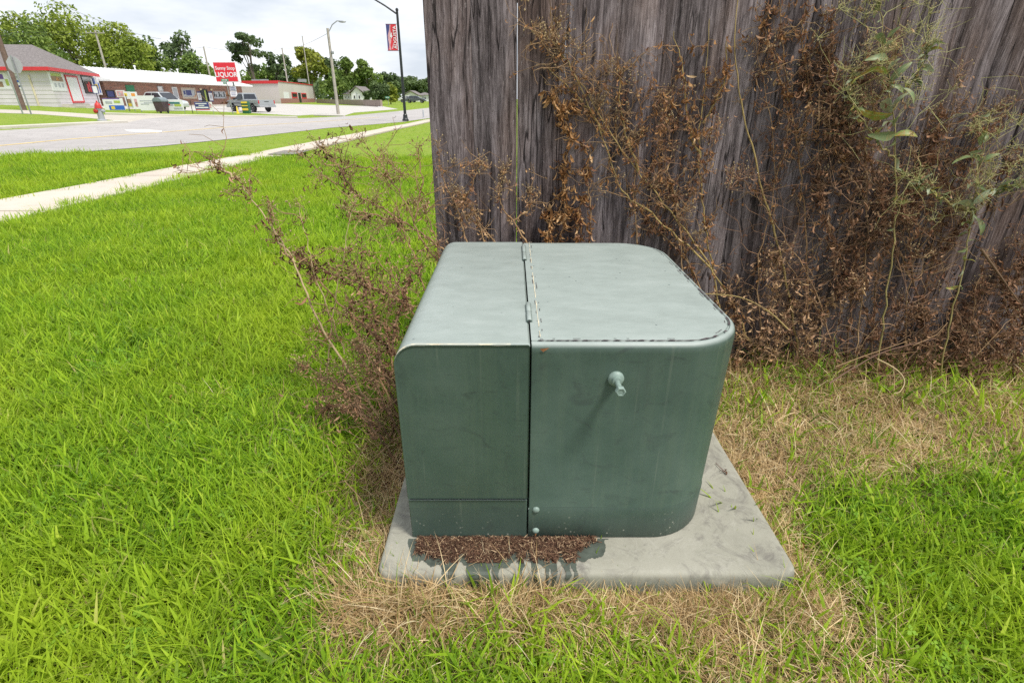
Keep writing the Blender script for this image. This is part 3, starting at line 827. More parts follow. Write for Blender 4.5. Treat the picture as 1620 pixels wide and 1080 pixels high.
# --- small shop with hipped roof
Bc = at(92, 168, 46); A0, B0, C0 = Vector((-49.5, 46, 0)), Vector((Bc.x, 46, 0)), Vector((-41.6, 58.3, 0)); D0 = Vector((-52, 62, 0))
zf = elev(B0.x, 46); shop = thing('shop', 'small grey white shop with hipped shingle roof and red trim', 'shop', (B0.x, B0.y, zf - .3))
zw = wallpt(72, 108.5, A0, B0)[1]
W1, W2 = Wall(A0, B0), Wall(B0, C0)
b = MB(); nl = 10; rings = []
foot = [A0, B0, C0, D0]; cen = (A0 + B0 + C0 + D0) / 4
for k in range(nl):                                        # lapped siding courses
    for z, o_ in ((k / nl, .025), ((k + .93) / nl, .0)):
        rings.append([p + (p - cen).normalized() * o_ + Vector((0, 0, zf - .3 + (zw - zf + .3) * z)) for p in foot])
rings.append([p + Vector((0, 0, zw)) for p in foot]); b.loft(rings); sub(b, 'wall', M_wsiding, shop)
b = MB(); ov = [p + (p - cen).normalized() * .55 for p in foot]
r1, r2 = at(6, 70.5, 53), at(50, 71, 53)
b._add([p + Vector((0, 0, zw - .02)) for p in ov] + [p + Vector((0, 0, zw + .10)) for p in ov] + [r1, r2],
       [(0, 1, 2, 3), (4, 5, 9, 8), (5, 6, 9), (6, 7, 8, 9), (7, 4, 8), (0, 4, 5, 1), (1, 5, 6, 2), (2, 6, 7, 3), (3, 7, 4, 0)])
roof = sub(b, 'roof', M_shingle, shop)
b = MB()
for p, q in ((ov[0], ov[1]), (ov[1], ov[2])):
    w = Wall(p, q); w.slab(b, (-.05, (q - p).length + .05, zw - .16, zw + .10), .004, .05)
sub(b, 'fascia', M_red, shop)
D = W2.rect(108, 120.5, 126.5, 163); b = MB(); W2.slab(b, inner(D, .08), .0, .05); door = sub(b, 'door', M_wht, shop)
b = MB(); W2.frame(b, D, .13, .0, .09); sub(b, 'door_frame', M_red, shop)
Wd = W2.rect(131, 121, 148, 148); b = MB(); W2.slab(b, inner(Wd, .08), .0, .03); wi = sub(b, 'window', M_dark, shop)
b = MB(); W2.frame(b, Wd, .10, .0, .08); sub(b, 'frame', M_black, shop, wi)
q = inner(Wd, .14)
for k, (f0, f1, h1) in enumerate(((.30, .45, .55), (.5, .62, .7), (.66, .86, .5))): b = MB(); W2.slab(b, (q[0] + (q[1] - q[0]) * f0, q[0] + (q[1] - q[0]) * f1, q[2], q[2] + (q[3] - q[2]) * h1), .032, .01); sub(b, 'window_sticker', M_red, shop, wi)
def poster(W, rect, base, layers, off=.0, name='poster'):
    q = W.rect(*rect); b = MB(); W.slab(b, q, off, .03); o = sub(b, name, M_wht, base)
    for m, fx0, fy0, fx1, fy1 in layers:
        b = MB(); W.slab(b, (q[0] + (q[1] - q[0]) * fx0, q[0] + (q[1] - q[0]) * fx1, q[2] + (q[3] - q[2]) * fy0, q[2] + (q[3] - q[2]) * fy1), off + .03, .006)
        sub(b, 'print', m, base, o)
    return o
poster(W2, (79, 115, 102, 144), shop, [(M_brownp, .12, .52, .9, .78), (M_lime, .15, .78, .85, .95), (M_lgrey, .2, .2, .34, .42), (M_lgrey, .45, .2, .6, .42), (M_lgrey, .7, .2, .84, .42), (M_org, .45, .55, .6, .72)])
poster(W2, (146, 123, 158, 150), shop, [(M_blue, .15, .6, .45, .95), (M_yel, .3, .35, .7, .6), (M_blue, .75, .1, .9, .7)])
poster(W1, (-14, 115, 15, 141), shop, [(M_brownp, .08, .12, .6, .45), (M_purple, .3, .6, .75, .9), (M_lime, .78, .2, .95, .6)])
poster(W1, (19, 118, 33, 141), shop, [(M_blue, .2, .45, .8, .62), (M_lgrey, .2, .7, .9, .9), (M_navy, .3, .12, .8, .25)])
b = MB(); W1.slab(b, (*W1.rect(53, 122, 55.4, 166)[:2], zf, zw - .45), .02, .05); sub(b, 'trim_board', paint('cream_trim', (.66, .58, .42), .7), shop)
b = MB(); q = W2.rect(97, 163.5, 134, 172)
for k in range(3): W2.slab(b, (q[0] + .1 * k, q[1] - .1 * k, zf - .3 + .17 * k, zf - .3 + .17 * (k + 1)), .0, 1.2 - .36 * k)
sub(b, 'step', M_kerb, shop)

# --- long brick liquor store with white metal roof
L0, R0 = Vector((-42.3, 60.5, 0)), Vector((-40.4, 87, 0)); W3 = Wall(L0, R0)
zs = min(elev(*L0.xy), elev(*R0.xy)) - .25
strip = thing('liquor_store', 'long low brick store building with a broad white metal roof', 'store', (L0.x, L0.y, zs))
zt = wallpt(270, 133.5, L0, R0)[1] + .15; Ls = (R0 - L0).length
deep = -W3.n * 9
b = MB(); b.prism([W3.p(0, zs), W3.p(Ls, zs), W3.p(Ls, zs) + deep, W3.p(0, zs) + deep], (0, 0, zt - zs)); sub(b, 'wall', M_brick, strip)
e0, e1 = W3.p(-.6, zt - .1, 1.3), W3.p(Ls + .9, zt - .1, 1.3)
rz_ = wallpt(240, 113, L0 - W3.n * 3, R0 - W3.n * 3)[1] + .0
k0, k1 = W3.p(-.4, rz_, -3.0), W3.p(Ls - 3.2, rz_, -3.0)
bk0, bk1 = W3.p(-.6, zt - .1, -9.6), W3.p(Ls + .9, zt - .1, -9.6)
b = MB(); dn = Vector((0, 0, .16)); kk0, kk1 = k0 - W3.n * 3, k1 - W3.n * 3
b._add([e0, e1, bk1, bk0, e0 + dn, e1 + dn, bk1 + dn, bk0 + dn, k0, k1, kk1, kk0], [(3, 2, 1, 0), (4, 5, 9, 8), (5, 6, 10, 9), (6, 7, 11, 10), (7, 4, 8, 11), (8, 9, 10, 11), (0, 1, 5, 4), (1, 2, 6, 5), (2, 3, 7, 6), (3, 0, 4, 7)])
rf = sub(b, 'roof', M_wmetal, strip)
b = MB()
for k in range(1, 44):                                     # standing seams
    f = k / 44; a = e0 + dn + (e1 - e0) * f; c = k0 + (k1 - k0) * f; nn = W3.d * .02
    b.prism([a - nn, a + nn, c + nn, c - nn], (0, 0, .05))
sub(b, 'roof_seams', M_wmetal, strip, rf)['kind'] = 'stuff'
for px, py in ((213, 103), (282, 113)):
    s_, z_ = wallpt(px, py + 4, L0 - W3.n * 4, R0 - W3.n * 4); b = MB(); q = W3.p(s_, rz_ - .1, -4); b.tube([q, q + Vector((0, 0, .55))], .07, 8); b.tube([q + Vector((0, 0, .52)), q + Vector((0, 0, .68))], .12, 8); sub(b, 'vent_pipe', M_wmetal, strip, rf)
def wwin(W, rect, base, glass=M_dark, fm=M_wht, w=.1):
    q = W.rect(*rect); b = MB(); W.slab(b, inner(q, w * .8), .004, .03); o = sub(b, 'window', glass, base)
    b = MB(); W.frame(b, q, w, .004, .07); sub(b, 'frame', fm, base, o); return o, q
o, q = wwin(W3, (287, 139, 309.5, 156.5), strip, M_lgrey, paint('tan_frame', (.50, .42, .34), .7), .22)
b = MB(); W3.slab(b, (q[0] + .9, q[1] - .9, q[2] + .4, q[3] - .3), .04, .01); W3.slab(b, (q[0] + .4, q[0] + .75, q[2] + .5, q[2] + .9), .04, .01); sub(b, 'window_sticker', M_navy, strip, o)
o, q = wwin(W3, (336, 143, 358, 158), strip, M_lgrey, M_brick, .15)
b = MB()
for k in range(7): W3.slab(b, (q[0] + .3 + k * (q[1] - q[0] - .6) / 7, q[0] + .3 + (k + .55) * (q[1] - q[0] - .6) / 7, q[2] + .35, q[3] - .25 - .25 * (k % 3)), .04, .01)
sub(b, 'window_sticker', M_dark, strip, o)['kind'] = 'stuff'
wwin(W3, (249, 136.5, 257, 145), strip, M_wht, M_lgrey, .08); wwin(W3, (273, 138, 281, 157), strip, M_lgrey, M_wht, .1)
wwin(W3, (168, 143, 181, 155), strip, M_navy, M_black, .08)
q = W3.rect(318.5, 141.5, 329.5, 165); q = (q[0], q[1], zs + .2, q[3]); b = MB(); W3.slab(b, q, .004, .03); dr = sub(b, 'door', M_dark, strip); b = MB(); W3.frame(b, q, .12, .004, .08); sub(b, 'frame', M_black, strip, dr)
b = MB(); W3.slab(b, (q[1] - .75, q[1] - .45, q[2] + .1, q[3] - .1), .04, .02); sub(b, 'door_trim', M_lime, strip, dr)
q = W3.rect(201, 135, 214, 160); b = MB(); W3.slab(b, q, .004, .05); gd = sub(b, 'side_door', paint('door_green', (.03, .22, .10), .5), strip)
for rr in ((312.5, 145, 318, 160), (330.5, 145, 336, 161)):
    poster(W3, rr, strip, [(M_navy, .0, .85, 1, 1), (M_lgrey, .2, .3, .8, .7), (M_navy, 0, 0, 1, .1)], .01)
for px, py in ((315.5, 141.3), (332.5, 142)):
    s_, z_ = wallpt(px, py, L0, R0); b = MB(); b.lathe([(.05, -.12), (.14, -.06), (.16, 0), (.14, .07), (.05, .12)], c=W3.p(s_, z_, .14), n=10); sub(b, 'wall_lamp', paint('lamp_globe', (.80, .68, .46), .3), strip)
b = MB(); W3.slab(b, (0.5, Ls, zs, zs + .46), .0, 1.9); sub(b, 'walkway', M_kerb, strip)

# --- beige block building
cn = Vector((-42.1, 105, 0)); bR = Vector((-46.2, 135, 0)); bL = Vector((-55.5, 108, 0)); bB = bL + (bR - cn)
W4, W5 = Wall(cn, bR), Wall(cn, bL); zb = elev(*cn.xy) - .4
blk = thing('commercial_building', 'plain beige flat roofed building with red roof edge', 'building', (cn.x, cn.y, zb))
zt = wallpt(441.7, 128.6, cn, bR)[1]
b = MB(); b.prism([p + Vector((0, 0, zb)) for p in (cn, bR, bB, bL)], (0, 0, zt - zb)); sub(b, 'wall', M_beige, blk)
b = MB(); W5.slab(b, (-.1, (bL - cn).length, zt - .42, zt + .06), .003, .12); W4.slab(b, (-.1, (bR - cn).length + .1, zt - .10, zt + .06), .003, .10); sub(b, 'roof_edge', M_red, blk)
b = MB(); W4.slab(b, (.2, (bR - cn).length, zb, zb + 1.25), .003, .06); sub(b, 'brick_base', paint('pink_brick', (.33, .16, .135), .9, .2, nscale=4), blk)
for rr in ((461.5, 146.3, 470, 155.7), (477, 147.5, 484.5, 156.5)):
    o, q = wwin(W4, rr, blk, M_dark, M_red, .22)
q = W4.rect(472.5, 147.3, 476, 163.6); b = MB(); W4.slab(b, q, .003, .08); sub(b, 'door', M_black, blk)
q = W4.rect(449, 146, 457, 156); b = MB(); W4.slab(b, q, .003, .03); sub(b, 'blank_panel', M_wht, blk)
for px in (405, 418, 478): 
    s_, z_ = wallpt(px, 127, cn + Vector((-2, 6, 0)), bL + Vector((-2, 6, 0))); b = MB(); c = cn + Vector((-2, 6, 0)) + (bL - cn).normalized() * s_; b.box((c.x, c.y, zt + .2), (1.3, 1.0, .5)); sub(b, 'roof_unit', M_grey, blk)

# --- distant houses, low wall, far bushes are added with the trees
def house(px0, px1, ybase, yeave, yridge, Y, name, label, gable=False, garage=False):
    zc = at((px0 + px1) / 2, ybase, Y).z; a, c = at(px0, ybase, Y).x, at(px1, ybase, Y).x
    ze, zr = at(px0, yeave, Y).z, at(px0, yridge, Y).z; g0 = elev((a + c) / 2, Y); zc = min(zc, g0) - .2
    h = thing(name, label, 'house', ((a + c) / 2, Y, zc)); D_ = 8
    b = MB(); b.prism([Vector((a, Y, zc)), Vector((c, Y, zc)), Vector((c, Y, ze))] + ([Vector(((a + c) / 2, Y, zr))] if gable else []) + [Vector((a, Y, ze))], (0, D_, 0)); sub(b, 'wall', M_wht, h)
    b = MB(); m = (a + c) / 2
    if gable:
        for sx, ex in ((a - .5, m), (c + .5, m)):
            zz = ze - .1
            b.prism([Vector((sx, Y - .4, zz)), Vector((ex, Y - .4, zr + .03)), Vector((ex, Y - .4, zr + .22)), Vector((sx, Y - .4, zz + .19))], (0, D_ + .8, 0))
    else:
        b._add([Vector((a - .5, Y - .5, ze)), Vector((c + .5, Y - .5, ze)), Vector((c + .5, Y + D_ + .5, ze)), Vector((a - .5, Y + D_ + .5, ze)), Vector((a + 1.5, Y + D_ / 2, zr)), Vector((c - 1.5, Y + D_ / 2, zr))], [(3, 2, 1, 0), (0, 1, 5, 4), (1, 2, 5), (2, 3, 4, 5), (3, 0, 4)])
    sub(b, 'roof', M_shingle, h)
    w = Wall((a, Y, 0), (c, Y, 0)); n = 2
    for k in range(n):
        s0 = (c - a) * (.18 + .42 * k); q = (s0, s0 + (c - a) * .2, zc + .9, zc + .9 + (ze - zc) * .4); b = MB(); w.slab(b, q, .004, .04); o = sub(b, 'window', M_dark, h); b = MB(); w.frame(b, q, .1, .004, .08); sub(b, 'frame', M_wht, h, o)
    b = MB(); w.slab(b, ((c - a) * .44, (c - a) * .53, zc + .2, zc + 2.2), .004, .05); sub(b, 'door', M_lgrey, h)
    return h
house(557, 575, 163, 147.5, 138, 128, 'house', 'white house with pale gable end half hidden by bushes', gable=True)
house(544, 556, 161.5, 149, 143, 133, 'house', 'low house wing with brown roof left of the white gable')
house(640, 661, 164, 151, 144.5, 165, 'house', 'farthest white house seen left of the black lamp pole base', gable=True)
house(662, 678, 163.5, 150.5, 146, 175, 'house', 'far white house with grey roof beside the fence edge')
wl = thing('retaining_wall', 'long low brown retaining wall beyond the concrete lot', 'wall', gnd(*at(505, 162, 118).xy))
b = MB(); p0, p1 = at(503, 160.5, 120), at(605, 163, 84); w6 = Wall(p0, p1); Lw = (Vector((p1.x, p1.y, 0)) - Vector((p0.x, p0.y, 0))).length
for k in range(16):
    a, c = Lw * k / 16, Lw * (k + 1) / 16; m_ = w6.p((a + c) / 2, 0); zt_ = p0.z + (p1.z - p0.z) * (k + .5) / 16
    w6.slab(b, (a + .01, c - .01, elev(m_.x, m_.y) - .3, zt_ + .38), 0, .3)
sub(b, 'wall_panels', paint('brown_block', (.30, .235, .20), .9, .15, nscale=1.5), wl)

# --- poles, lamps and wires
def pole(name, label, foot, top, r0, r1, mat, n=10, cat='utility pole', group=None):
    t = thing(name, label, cat, foot, group=group); b = MB(); h = top - foot.z
    b.tube([(0, 0, -.3), (0, 0, h * .5), (0, 0, h)], [r0, (r0 + r1) / 2, r1], n); b.build('shaft', mat, t, smooth=60); return t, h
ft = stand(534, 50); tp = at(520, 45, 50)
up, h = pole('utility_pole', 'pale wooden utility pole with a curved street light arm at the kerb', ft, tp.z, .14, .10, M_pole)
b = MB(); ap = at(541, 40.5, 50); dx = ap.x - ft.x
b.tube([(0, 0, h - .35), (dx * .35, 0, h + .25), (dx * .7, 0, h + .52), (dx * .95, 0, h + .5)], .04, 8); b.build('arm', M_grey, up, smooth=60)
b = MB(); b.lathe([(.03, -.3), (.10, -.2), (.14, 0), (.11, .2), (.04, .3)], n=10, M=Matrix.Translation((dx * 1.05, 0, h + .46)) @ Matrix.Rotation(R(90), 4, 'Y') @ Matrix.Diagonal((.6, 1, 1, 1))); b.build('lamp_head', M_grey, up, smooth=60)
b = MB(); b.lathe([(.09, 0), (.12, .05), (.12, .2), (.09, .25)], c=(.2, -.08, h * .71), n=10); b.build('meter_box', M_grey, up)
wires = []
def far_pole(name, label, px, py, Y, arm=None, lamp=None, mat=M_pole, r=.15):
    p = at(px, py, Y); f = gnd(p.x, p.y); t, h = pole(name, label, f, p.z, r * 1.2, r * .8, mat)
    if arm:
        b = MB(); b.box((0, -.1, h - .35), (arm, .1, .12)); b.build('cross_arm', M_pole, t)
        for s_ in (-.46, -.22, .22, .46): b = MB(); b.lathe([(.03, 0), (.07, .05), (.05, .12), (.07, .16), (.02, .22)], c=(s_ * arm, -.1, h - .29), n=8); b.build('insulator', M_lgrey, t)
    if lamp:
        b = MB(); b.tube([(0, 0, h * .45), (.8, 0, h * .45 + .5), (1.7, 0, h * .45 + .5)], .05, 6); b.build('lamp_arm', M_grey, t)
    return p
p1 = far_pole('utility_pole', 'wooden pole with crossarm rising behind the white store roof', 150, 48, 84, 2.6, True)
p2 = far_pole('utility_pole', 'wooden pole behind the right part of the white store roof', 322, 74, 108)
p3 = far_pole('utility_pole', 'wooden pole rising behind the beige building roof', 446, 76, 128)
p4 = far_pole('utility_pole', 'thin bare pole top poking out above the yellowish tree', 478, 57, 140, r=.12)
ft = stand(36.5, 38); t, h = pole('utility_pole', 'dark brown utility pole standing at the left picture edge', ft, ft.z + 9.2, .17, .13, M_pole_d)
def wire(a, c, sag, label, r=.016):
    n = 14; pts = [a + (c - a) * (k / n) - Vector((0, 0, sag * 4 * (k / n) * (1 - k / n))) for k in range(n + 1)]
    b = MB(); b.tube(pts, r, 4); tag(b.build('power_line', M_black), label, 'power line', 'power lines above the street')
pt0 = Vector((ft.x, ft.y, ft.z + 9.0)); u5 = Vector((up.location.x, 50, up.location.z + 8))
wire(p1 + Vector((-1, 0, -.1)), p1 + Vector((-45, -8, .6)), .8, 'power line running left from the crossarm pole, upper of two')
wire(p1 + Vector((1, 0, -.3)), p1 + Vector((-45, -9, -.2)), .9, 'power line running left from the crossarm pole, lower of two')
wire(p1 + Vector((1.1, 0, -.1)), p2 + Vector((0, 0, -.1)), .9, 'power line between the crossarm pole and the pole behind the roof')
wire(p2, p3 + Vector((0, 0, -.1)), .7, 'power line passing behind the red liquor sign')
wire(p3, tp + Vector((0, 0, -.3)), .5, 'power line reaching the pale pole with the street light')
wire(at(70, -6, 62), at(255, 62, 96), .6, 'thin power line crossing the sky above the left trees')

# black street lamp with banner
ft = stand(640, 34); tpz = at(625.6, 15.5, 34).z
lamp = thing('street_lamp', 'tall black steel street lamp with slanted arm on the grass verge', 'street lamp', ft); h = tpz - ft.z
b = MB(); b.lathe([(.19, -.1), (.19, .10), (.15, .14), (.125, .30), (.13, .34), (.09, .40)], n=20); b.build('base', M_black, lamp, smooth=40)
b = MB(); b.tube([(0, 0, .3), (0, 0, h)], [.085, .065], 16); b.build('shaft', M_black, lamp, smooth=60)
b = MB(); b.lathe([(.085, h - .05), (.085, h + .02), (.05, h + .07), (.01, h + .08)], n=16); b.build('cap', M_black, lamp, smooth=50)
arm_end = at(590, -2, 34); ax, az = arm_end.x - ft.x, arm_end.z - ft.z
b = MB(); b.tube([(0, 0, h - .22), (ax * .5, 0, (h - .22 + az) / 2 + .03), (ax, 0, az), (ax - .25, 0, az + .05)], [.05, .045, .04, .04], 10); b.build('arm', M_black, lamp, smooth=60)
b = MB(); hd = at(577, -1.5, 34); hx, hz = hd.x - ft.x, hd.z - ft.z
b.loft([[Vector((hx + .34, s_ * .05, hz + .06 + z_ * .03)) for s_, z_ in ((-1, -1), (1, -1), (1, 1), (-1, 1))], [Vector((hx + .15, s_ * .15, hz + .05 + z_ * .05)) for s_, z_ in ((-1, -1), (1, -1), (1, 1), (-1, 1))], [Vector((hx - .3, s_ * .13, hz + .03 + z_ * .04)) for s_, z_ in ((-1, -1), (1, -1), (1, 1), (-1, 1))]]); bevelled(b.build('lamp_head', M_black, lamp), .015)
bt, bb = at(609, 39, 34), at(627, 80, 34); zt_, zb_ = bt.z - ft.z, bb.z - ft.z; bw = abs(at(609, 42, 34).x - at(625.0, 42, 34).x)
for z_ in (zt_ + .015, zb_ - .015): b = MB(); b.tube([(-.04, 0, z_), (-.14 - bw, 0, z_)], .014, 8); b.build('banner_arm', M_black, lamp)
bn = thing('street_banner', 'red and navy cloth banner lettered AUGUSTA hanging on the black lamp', 'banner', (ft.x, ft.y, ft.z + zb_))
bh = zt_ - zb_; xl, xr = -.12 - bw, -.12
def bz_(z): return .02 * math.sin(z * 3.1)
b = MB(); NB = 10; fr = [[Vector((x, bz_(bh * k / NB) + y, bh * k / NB)) for x, y in ((xl, -.004), (xr, -.004), (xr, .004), (xl, .004))] for k in range(NB + 1)]
b.loft(fr); b.build('cloth', paint('banner_red', (.62, .035, .05), .7, .08), bn)
def patch(pts, mat, off): b = MB(); b.prism([Vector((xl + (xr - xl) * u, bz_(bh * v) - .006 - off, bh * v)) for u, v in pts], (0, -.002, 0)); b.build('print', mat, bn)
patch([(0, .02), (.07, .02), (.16, .3), (.10, .55), (.30, .78), (.40, .995), (0, .995)], M_navy, 0)
patch([(.16, .02), (.34, .02), (.28, .2), (.42, .4), (.30, .52), (.46, .66), (.40, .8), (.46, .995), (.38, .995), (.28, .78), (.08, .55), (.14, .3)], M_pink, .003)
patch([(.36, .62), (.52, .70), (.50, .60), (.58, .54), (.48, .52), (.44, .44), (.38, .52), (.30, .50)], M_wht, .006)
patch([(.40, .06), (.60, .30), (.72, .24), (.62, .20), (.70, .06), (.58, .14), (.50, .05)], M_pink, .004)
text('AUGUSTA', .235, M_wht, bn, Matrix.Translation((xl + (xr - xl) * .82, -.016, bh * .5)) @ FACE @ Matrix.Rotation(R(90), 4, 'Z'), .004, sx=1.05)

# --- signs and posts
def board_thing(name, label, cat, px0, px1, ytop, ybot, Y, mat, legs=True, th=.03, tilt=0.0, group=None):
    a, c = at(px0, (ytop + ybot) / 2, Y), at(px1, (ytop + ybot) / 2, Y); mx = (a.x + c.x) / 2
    zt_, zb_ = at((px0 + px1) / 2, ytop, Y).z, at((px0 + px1) / 2, ybot, Y).z; f = gnd(mx, Y); w = abs(c.x - a.x)
    t = thing(name, label, cat, f, tilt, group); zt_ -= f.z; zb_ = max(.02, zb_ - f.z)
    b = MB(); b.box((0, 0, (zt_ + zb_) / 2), (w, th, zt_ - zb_)); b.build('panel', mat, t)
    if legs:
        for s_ in (-1, 1): b = MB(); b.tube([(s_ * (w / 2 - .03), th, -.1), (s_ * (w / 2 - .03), th, zt_)], .018, 6); b.build('stake', M_grey, t)
    return t, w, zb_, zt_, th
def prints(T, layers, name='print'):
    t, w, z0, z1, th = T
    for i, (m, u0, v0, u1, v1) in enumerate(layers):
        b = MB(); b.box((w * ((u0 + u1) / 2 - .5), -th / 2 - .004 - .001 * i, z0 + (z1 - z0) * (v0 + v1) / 2), (w * (u1 - u0), .006 + .002 * i, (z1 - z0) * (v1 - v0))); b.build(name, m, t)
# big red liquor sign
a, c = at(337.5, 98, 62), at(374, 98, 62); f = gnd((a.x + c.x) / 2, 62); zt_, zb_ = a.z - f.z, at(362, 130.5, 62).z - f.z; w = c.x - a.x
sg = thing('liquor_sign', 'big red pole sign reading Sunny Stop LIQUOR in white letters', 'store sign', f)
b = MB(); b.box((0, 0, (zt_ + zb_) / 2), (w, .55, zt_ - zb_)); bevelled(b.build('cabinet', M_wht, sg), .04)
b = MB(); b.box((0, -.278, (zt_ + zb_) / 2), (w - .16, .012, zt_ - zb_ - .16)); b.build('face', paint('sign_red', (.66, .022, .038), .45, .05), sg)
hh = zt_ - zb_
text('Sunny Stop', hh * .235, M_wht, sg, Matrix.Translation((0, -.290, zb_ + hh * .68)) @ FACE, .006, sx=1.0)
text('LIQUOR', hh * .33, M_wht, sg, Matrix.Translation((.0, -.290, zb_ + hh * .36)) @ FACE, .012, sx=1.0)
b = MB(); b.tube([(w * .18, 0, -.2), (w * .18, 0, zb_ + .05)], .09, 10); b.build('shaft', M_grey, sg, smooth=60)
for (x0, y0, x1, y1), m in (((361, 137, 372, 144), M_lgrey), ((362, 145, 374, 153), M_wht)):
    a, c = at(x0, y0, 61.5), at(x1, y1, 61.5); b = MB(); b.box(((a.x + c.x) / 2 - f.x, -.22, (a.z + c.z) / 2 - f.z), (c.x - a.x, .12, a.z - c.z)); o = b.build('message_board', m, sg)
    b = MB()
    for k in range(2): b.box(((a.x + c.x) / 2 - f.x, -.285, c.z - f.z + (a.z - c.z) * (.33 + .36 * k)), ((c.x - a.x) * .7, .01, (a.z - c.z) * .10))
    b.build('print', M_navy, o)
# street name signs
def name_sign(name, label, Y, pxb, blades, post_mat=M_grey):
    f = stand(pxb, Y); t = thing(name, label, 'street sign', f); top = 0
    for x0, x1, y0, y1 in blades:
        a, c = at(x0, (y0 + y1) / 2, Y), at(x1, (y0 + y1) / 2, Y); z1, z0 = at((x0 + x1) / 2, y0, Y).z, at((x0 + x1) / 2, y1, Y).z
        b = MB(); b.box(((a.x + c.x) / 2 - f.x, 0, (z0 + z1) / 2 - f.z), (c.x - a.x, .03, z1 - z0)); o = bevelled(b.build('blade', M_green, t), .008)
        b = MB()
        for k in range(4): b.box((a.x - f.x + (c.x - a.x) * (.2 + .19 * k), -.02, (z0 + z1) / 2 - f.z), ((c.x - a.x) * .12, .006, (z1 - z0) * .42))
        b.build('print', M_wht, o); top = max(top, z1 - f.z)
    b = MB(); b.tube([(0, 0, -.2), (0, 0, top)], .035, 8); b.build('post', post_mat, t); return t
name_sign('street_sign', 'green street name sign in front of the red liquor sign', 49, 366.5, [(349.5, 361.5, 125, 129), (352.5, 359, 130, 133.5)])
name_sign('street_sign', 'green street name sign before the dark bushes far right', 92, 615, [(609.5, 616.5, 152.8, 156)])
# stop sign seen from behind, and a bare steel post
f = stand(46.5, 31); t = thing('stop_sign', 'octagonal road sign seen from its grey back on a steel post', 'road sign', f)
cz = at(20, 103, 31).z - f.z; b = MB(); rr = .385
b.prism([Vector((rr / math.cos(R(22.5)) * math.cos(R(22.5 + 45 * k)), 0, cz + rr / math.cos(R(22.5)) * math.sin(R(22.5 + 45 * k)))) for k in range(8)], (0, .004, 0)); b.build('sign_plate', paint('plate_aluminium', (.46, .45, .49), .5, .08, metal=.3), t)
b = MB(); b.box((0, -.035, (cz + .45) / 2 - .1), (.055, .05, cz + .65)); bevelled(b.build('post', M_grey, t), .004)
for s_ in (-.2, .2): b = MB(); b.lathe([(.016, 0), (.016, .012), (.006, .016)], n=6, M=Matrix.Translation((0, -.06, cz + s_)) @ Matrix.Rotation(R(90), 4, 'X')); b.build('bolt', M_grey, t)
f = stand(32.5, 31.5); t = thing('steel_post', 'bare galvanised steel post left of the brown pole', 'post', f); b = MB(); hh = at(5, 113, 31.5).z - f.z
b.box((0, 0, hh / 2 - .1), (.06, .045, hh + .2)); bevelled(b.build('post', paint('dull_green_steel', (.30, .34, .31), .5, .15), t), .004)
b = MB(); [b.box((0, -.024, .3 + k * .2), (.012, .004, .012)) for k in range(int(hh / .2) - 1)]; b.build('holes', M_black, t)
# fire hydrant
Yh = 27.0; f = stand(155.5, Yh); t = thing('fire_hydrant', 'fire hydrant with red bonnet and grey barrel on the grass corner', 'fire hydrant', f)
M_hr = paint('hydrant_red', (.50, .035, .03), .45, .15); M_hg = paint('hydrant_silver', (.36, .37, .42), .45, .15)
b = MB(); b.lathe([(.20, -.05), (.20, .04), (.13, .06), (.125, .46), (.15, .48), (.15, .53)], n=18); b.build('barrel', M_hg, t, smooth=40)
b = MB(); b.lathe([(.165, .53), (.165, .57), (.14, .58), (.135, .66), (.10, .74), (.05, .78), (.035, .79), (.035, .85), (.02, .86)], n=18); b.build('bonnet', M_hr, t, smooth=40)
for ang, r_ in ((0, .075), (180, .075), (250, .095)):
    Mx = Matrix.Rotation(R(ang), 4, 'Z') @ Matrix.Translation((.11, 0, .42)) @ Matrix.Rotation(R(90), 4, 'Y'); b = MB(); b.lathe([(r_ * .8, 0), (r_ * .8, .06), (r_, .065), (r_, .11), (.03, .12), (.03, .15)], n=14, M=Mx); b.build('outlet_cap', M_hr if ang == 250 else M_hg, t, smooth=40)
# small dark yard sign on a thin post, right behind the hydrant
f = stand(159, 30); t = thing('yard_sign', 'small dark framed sign on a thin post behind the hydrant', 'yard sign', f); hz_ = at(154, 148, 30).z - f.z
b = MB(); b.tube([(0, 0, -.1), (0, 0, hz_)], .018, 6); b.build('post', M_black, t)
b = MB(); [b.box((0, 0, hz_ + dz), (.30, .03, .03)) for dz in (.0, .36)]; [b.box((sx, 0, hz_ + .18), (.03, .03, .39)) for sx in (-.135, .135)]; b.build('frame', M_navy, t); b = MB(); b.box((0, 0, hz_ + .18), (.24, .015, .33)); b.build('panel', M_wht, t)

# banners and boards along the strip of grass
T = board_thing('advert_banner', 'blue and white banner on stakes beside the shop corner', 'banner', 164, 196, 155.5, 175, 47, M_wht); prints(T, [(M_purple, 0, .92, .86, 1), (M_blue, .24, .03, 1, .40), (M_yel, .34, .08, .52, .32), (M_lime, .55, .6, .85, .8), (M_lgrey, .12, .55, .45, .75)])
T = board_thing('advert_board', 'white board with pink print behind the blue banner', 'sign board', 184, 198, 143, 154, 50, M_wht); prints(T, [(M_pink, .08, .1, .9, .9), (M_lgrey, .3, .3, .5, .7)])
T = board_thing('advert_board', 'tall white board with yellow spots standing by a post', 'sign board', 198, 209, 145, 171, 47.5, M_wht); prints(T, [(M_yel, .1, .72, .5, .9), (M_brownp, .2, .30, .8, .55), (M_yel, .3, .1, .8, .28)])
T = board_thing('advert_board', 'leaning white board with orange spot and bottle print', 'sign board', 209, 219, 145.5, 173, 47.3, M_wht, tilt=.15); prints(T, [(M_org, .15, .75, .7, .92), (M_pink, .35, .15, .75, .6), (M_brownp, .42, .2, .66, .42)])
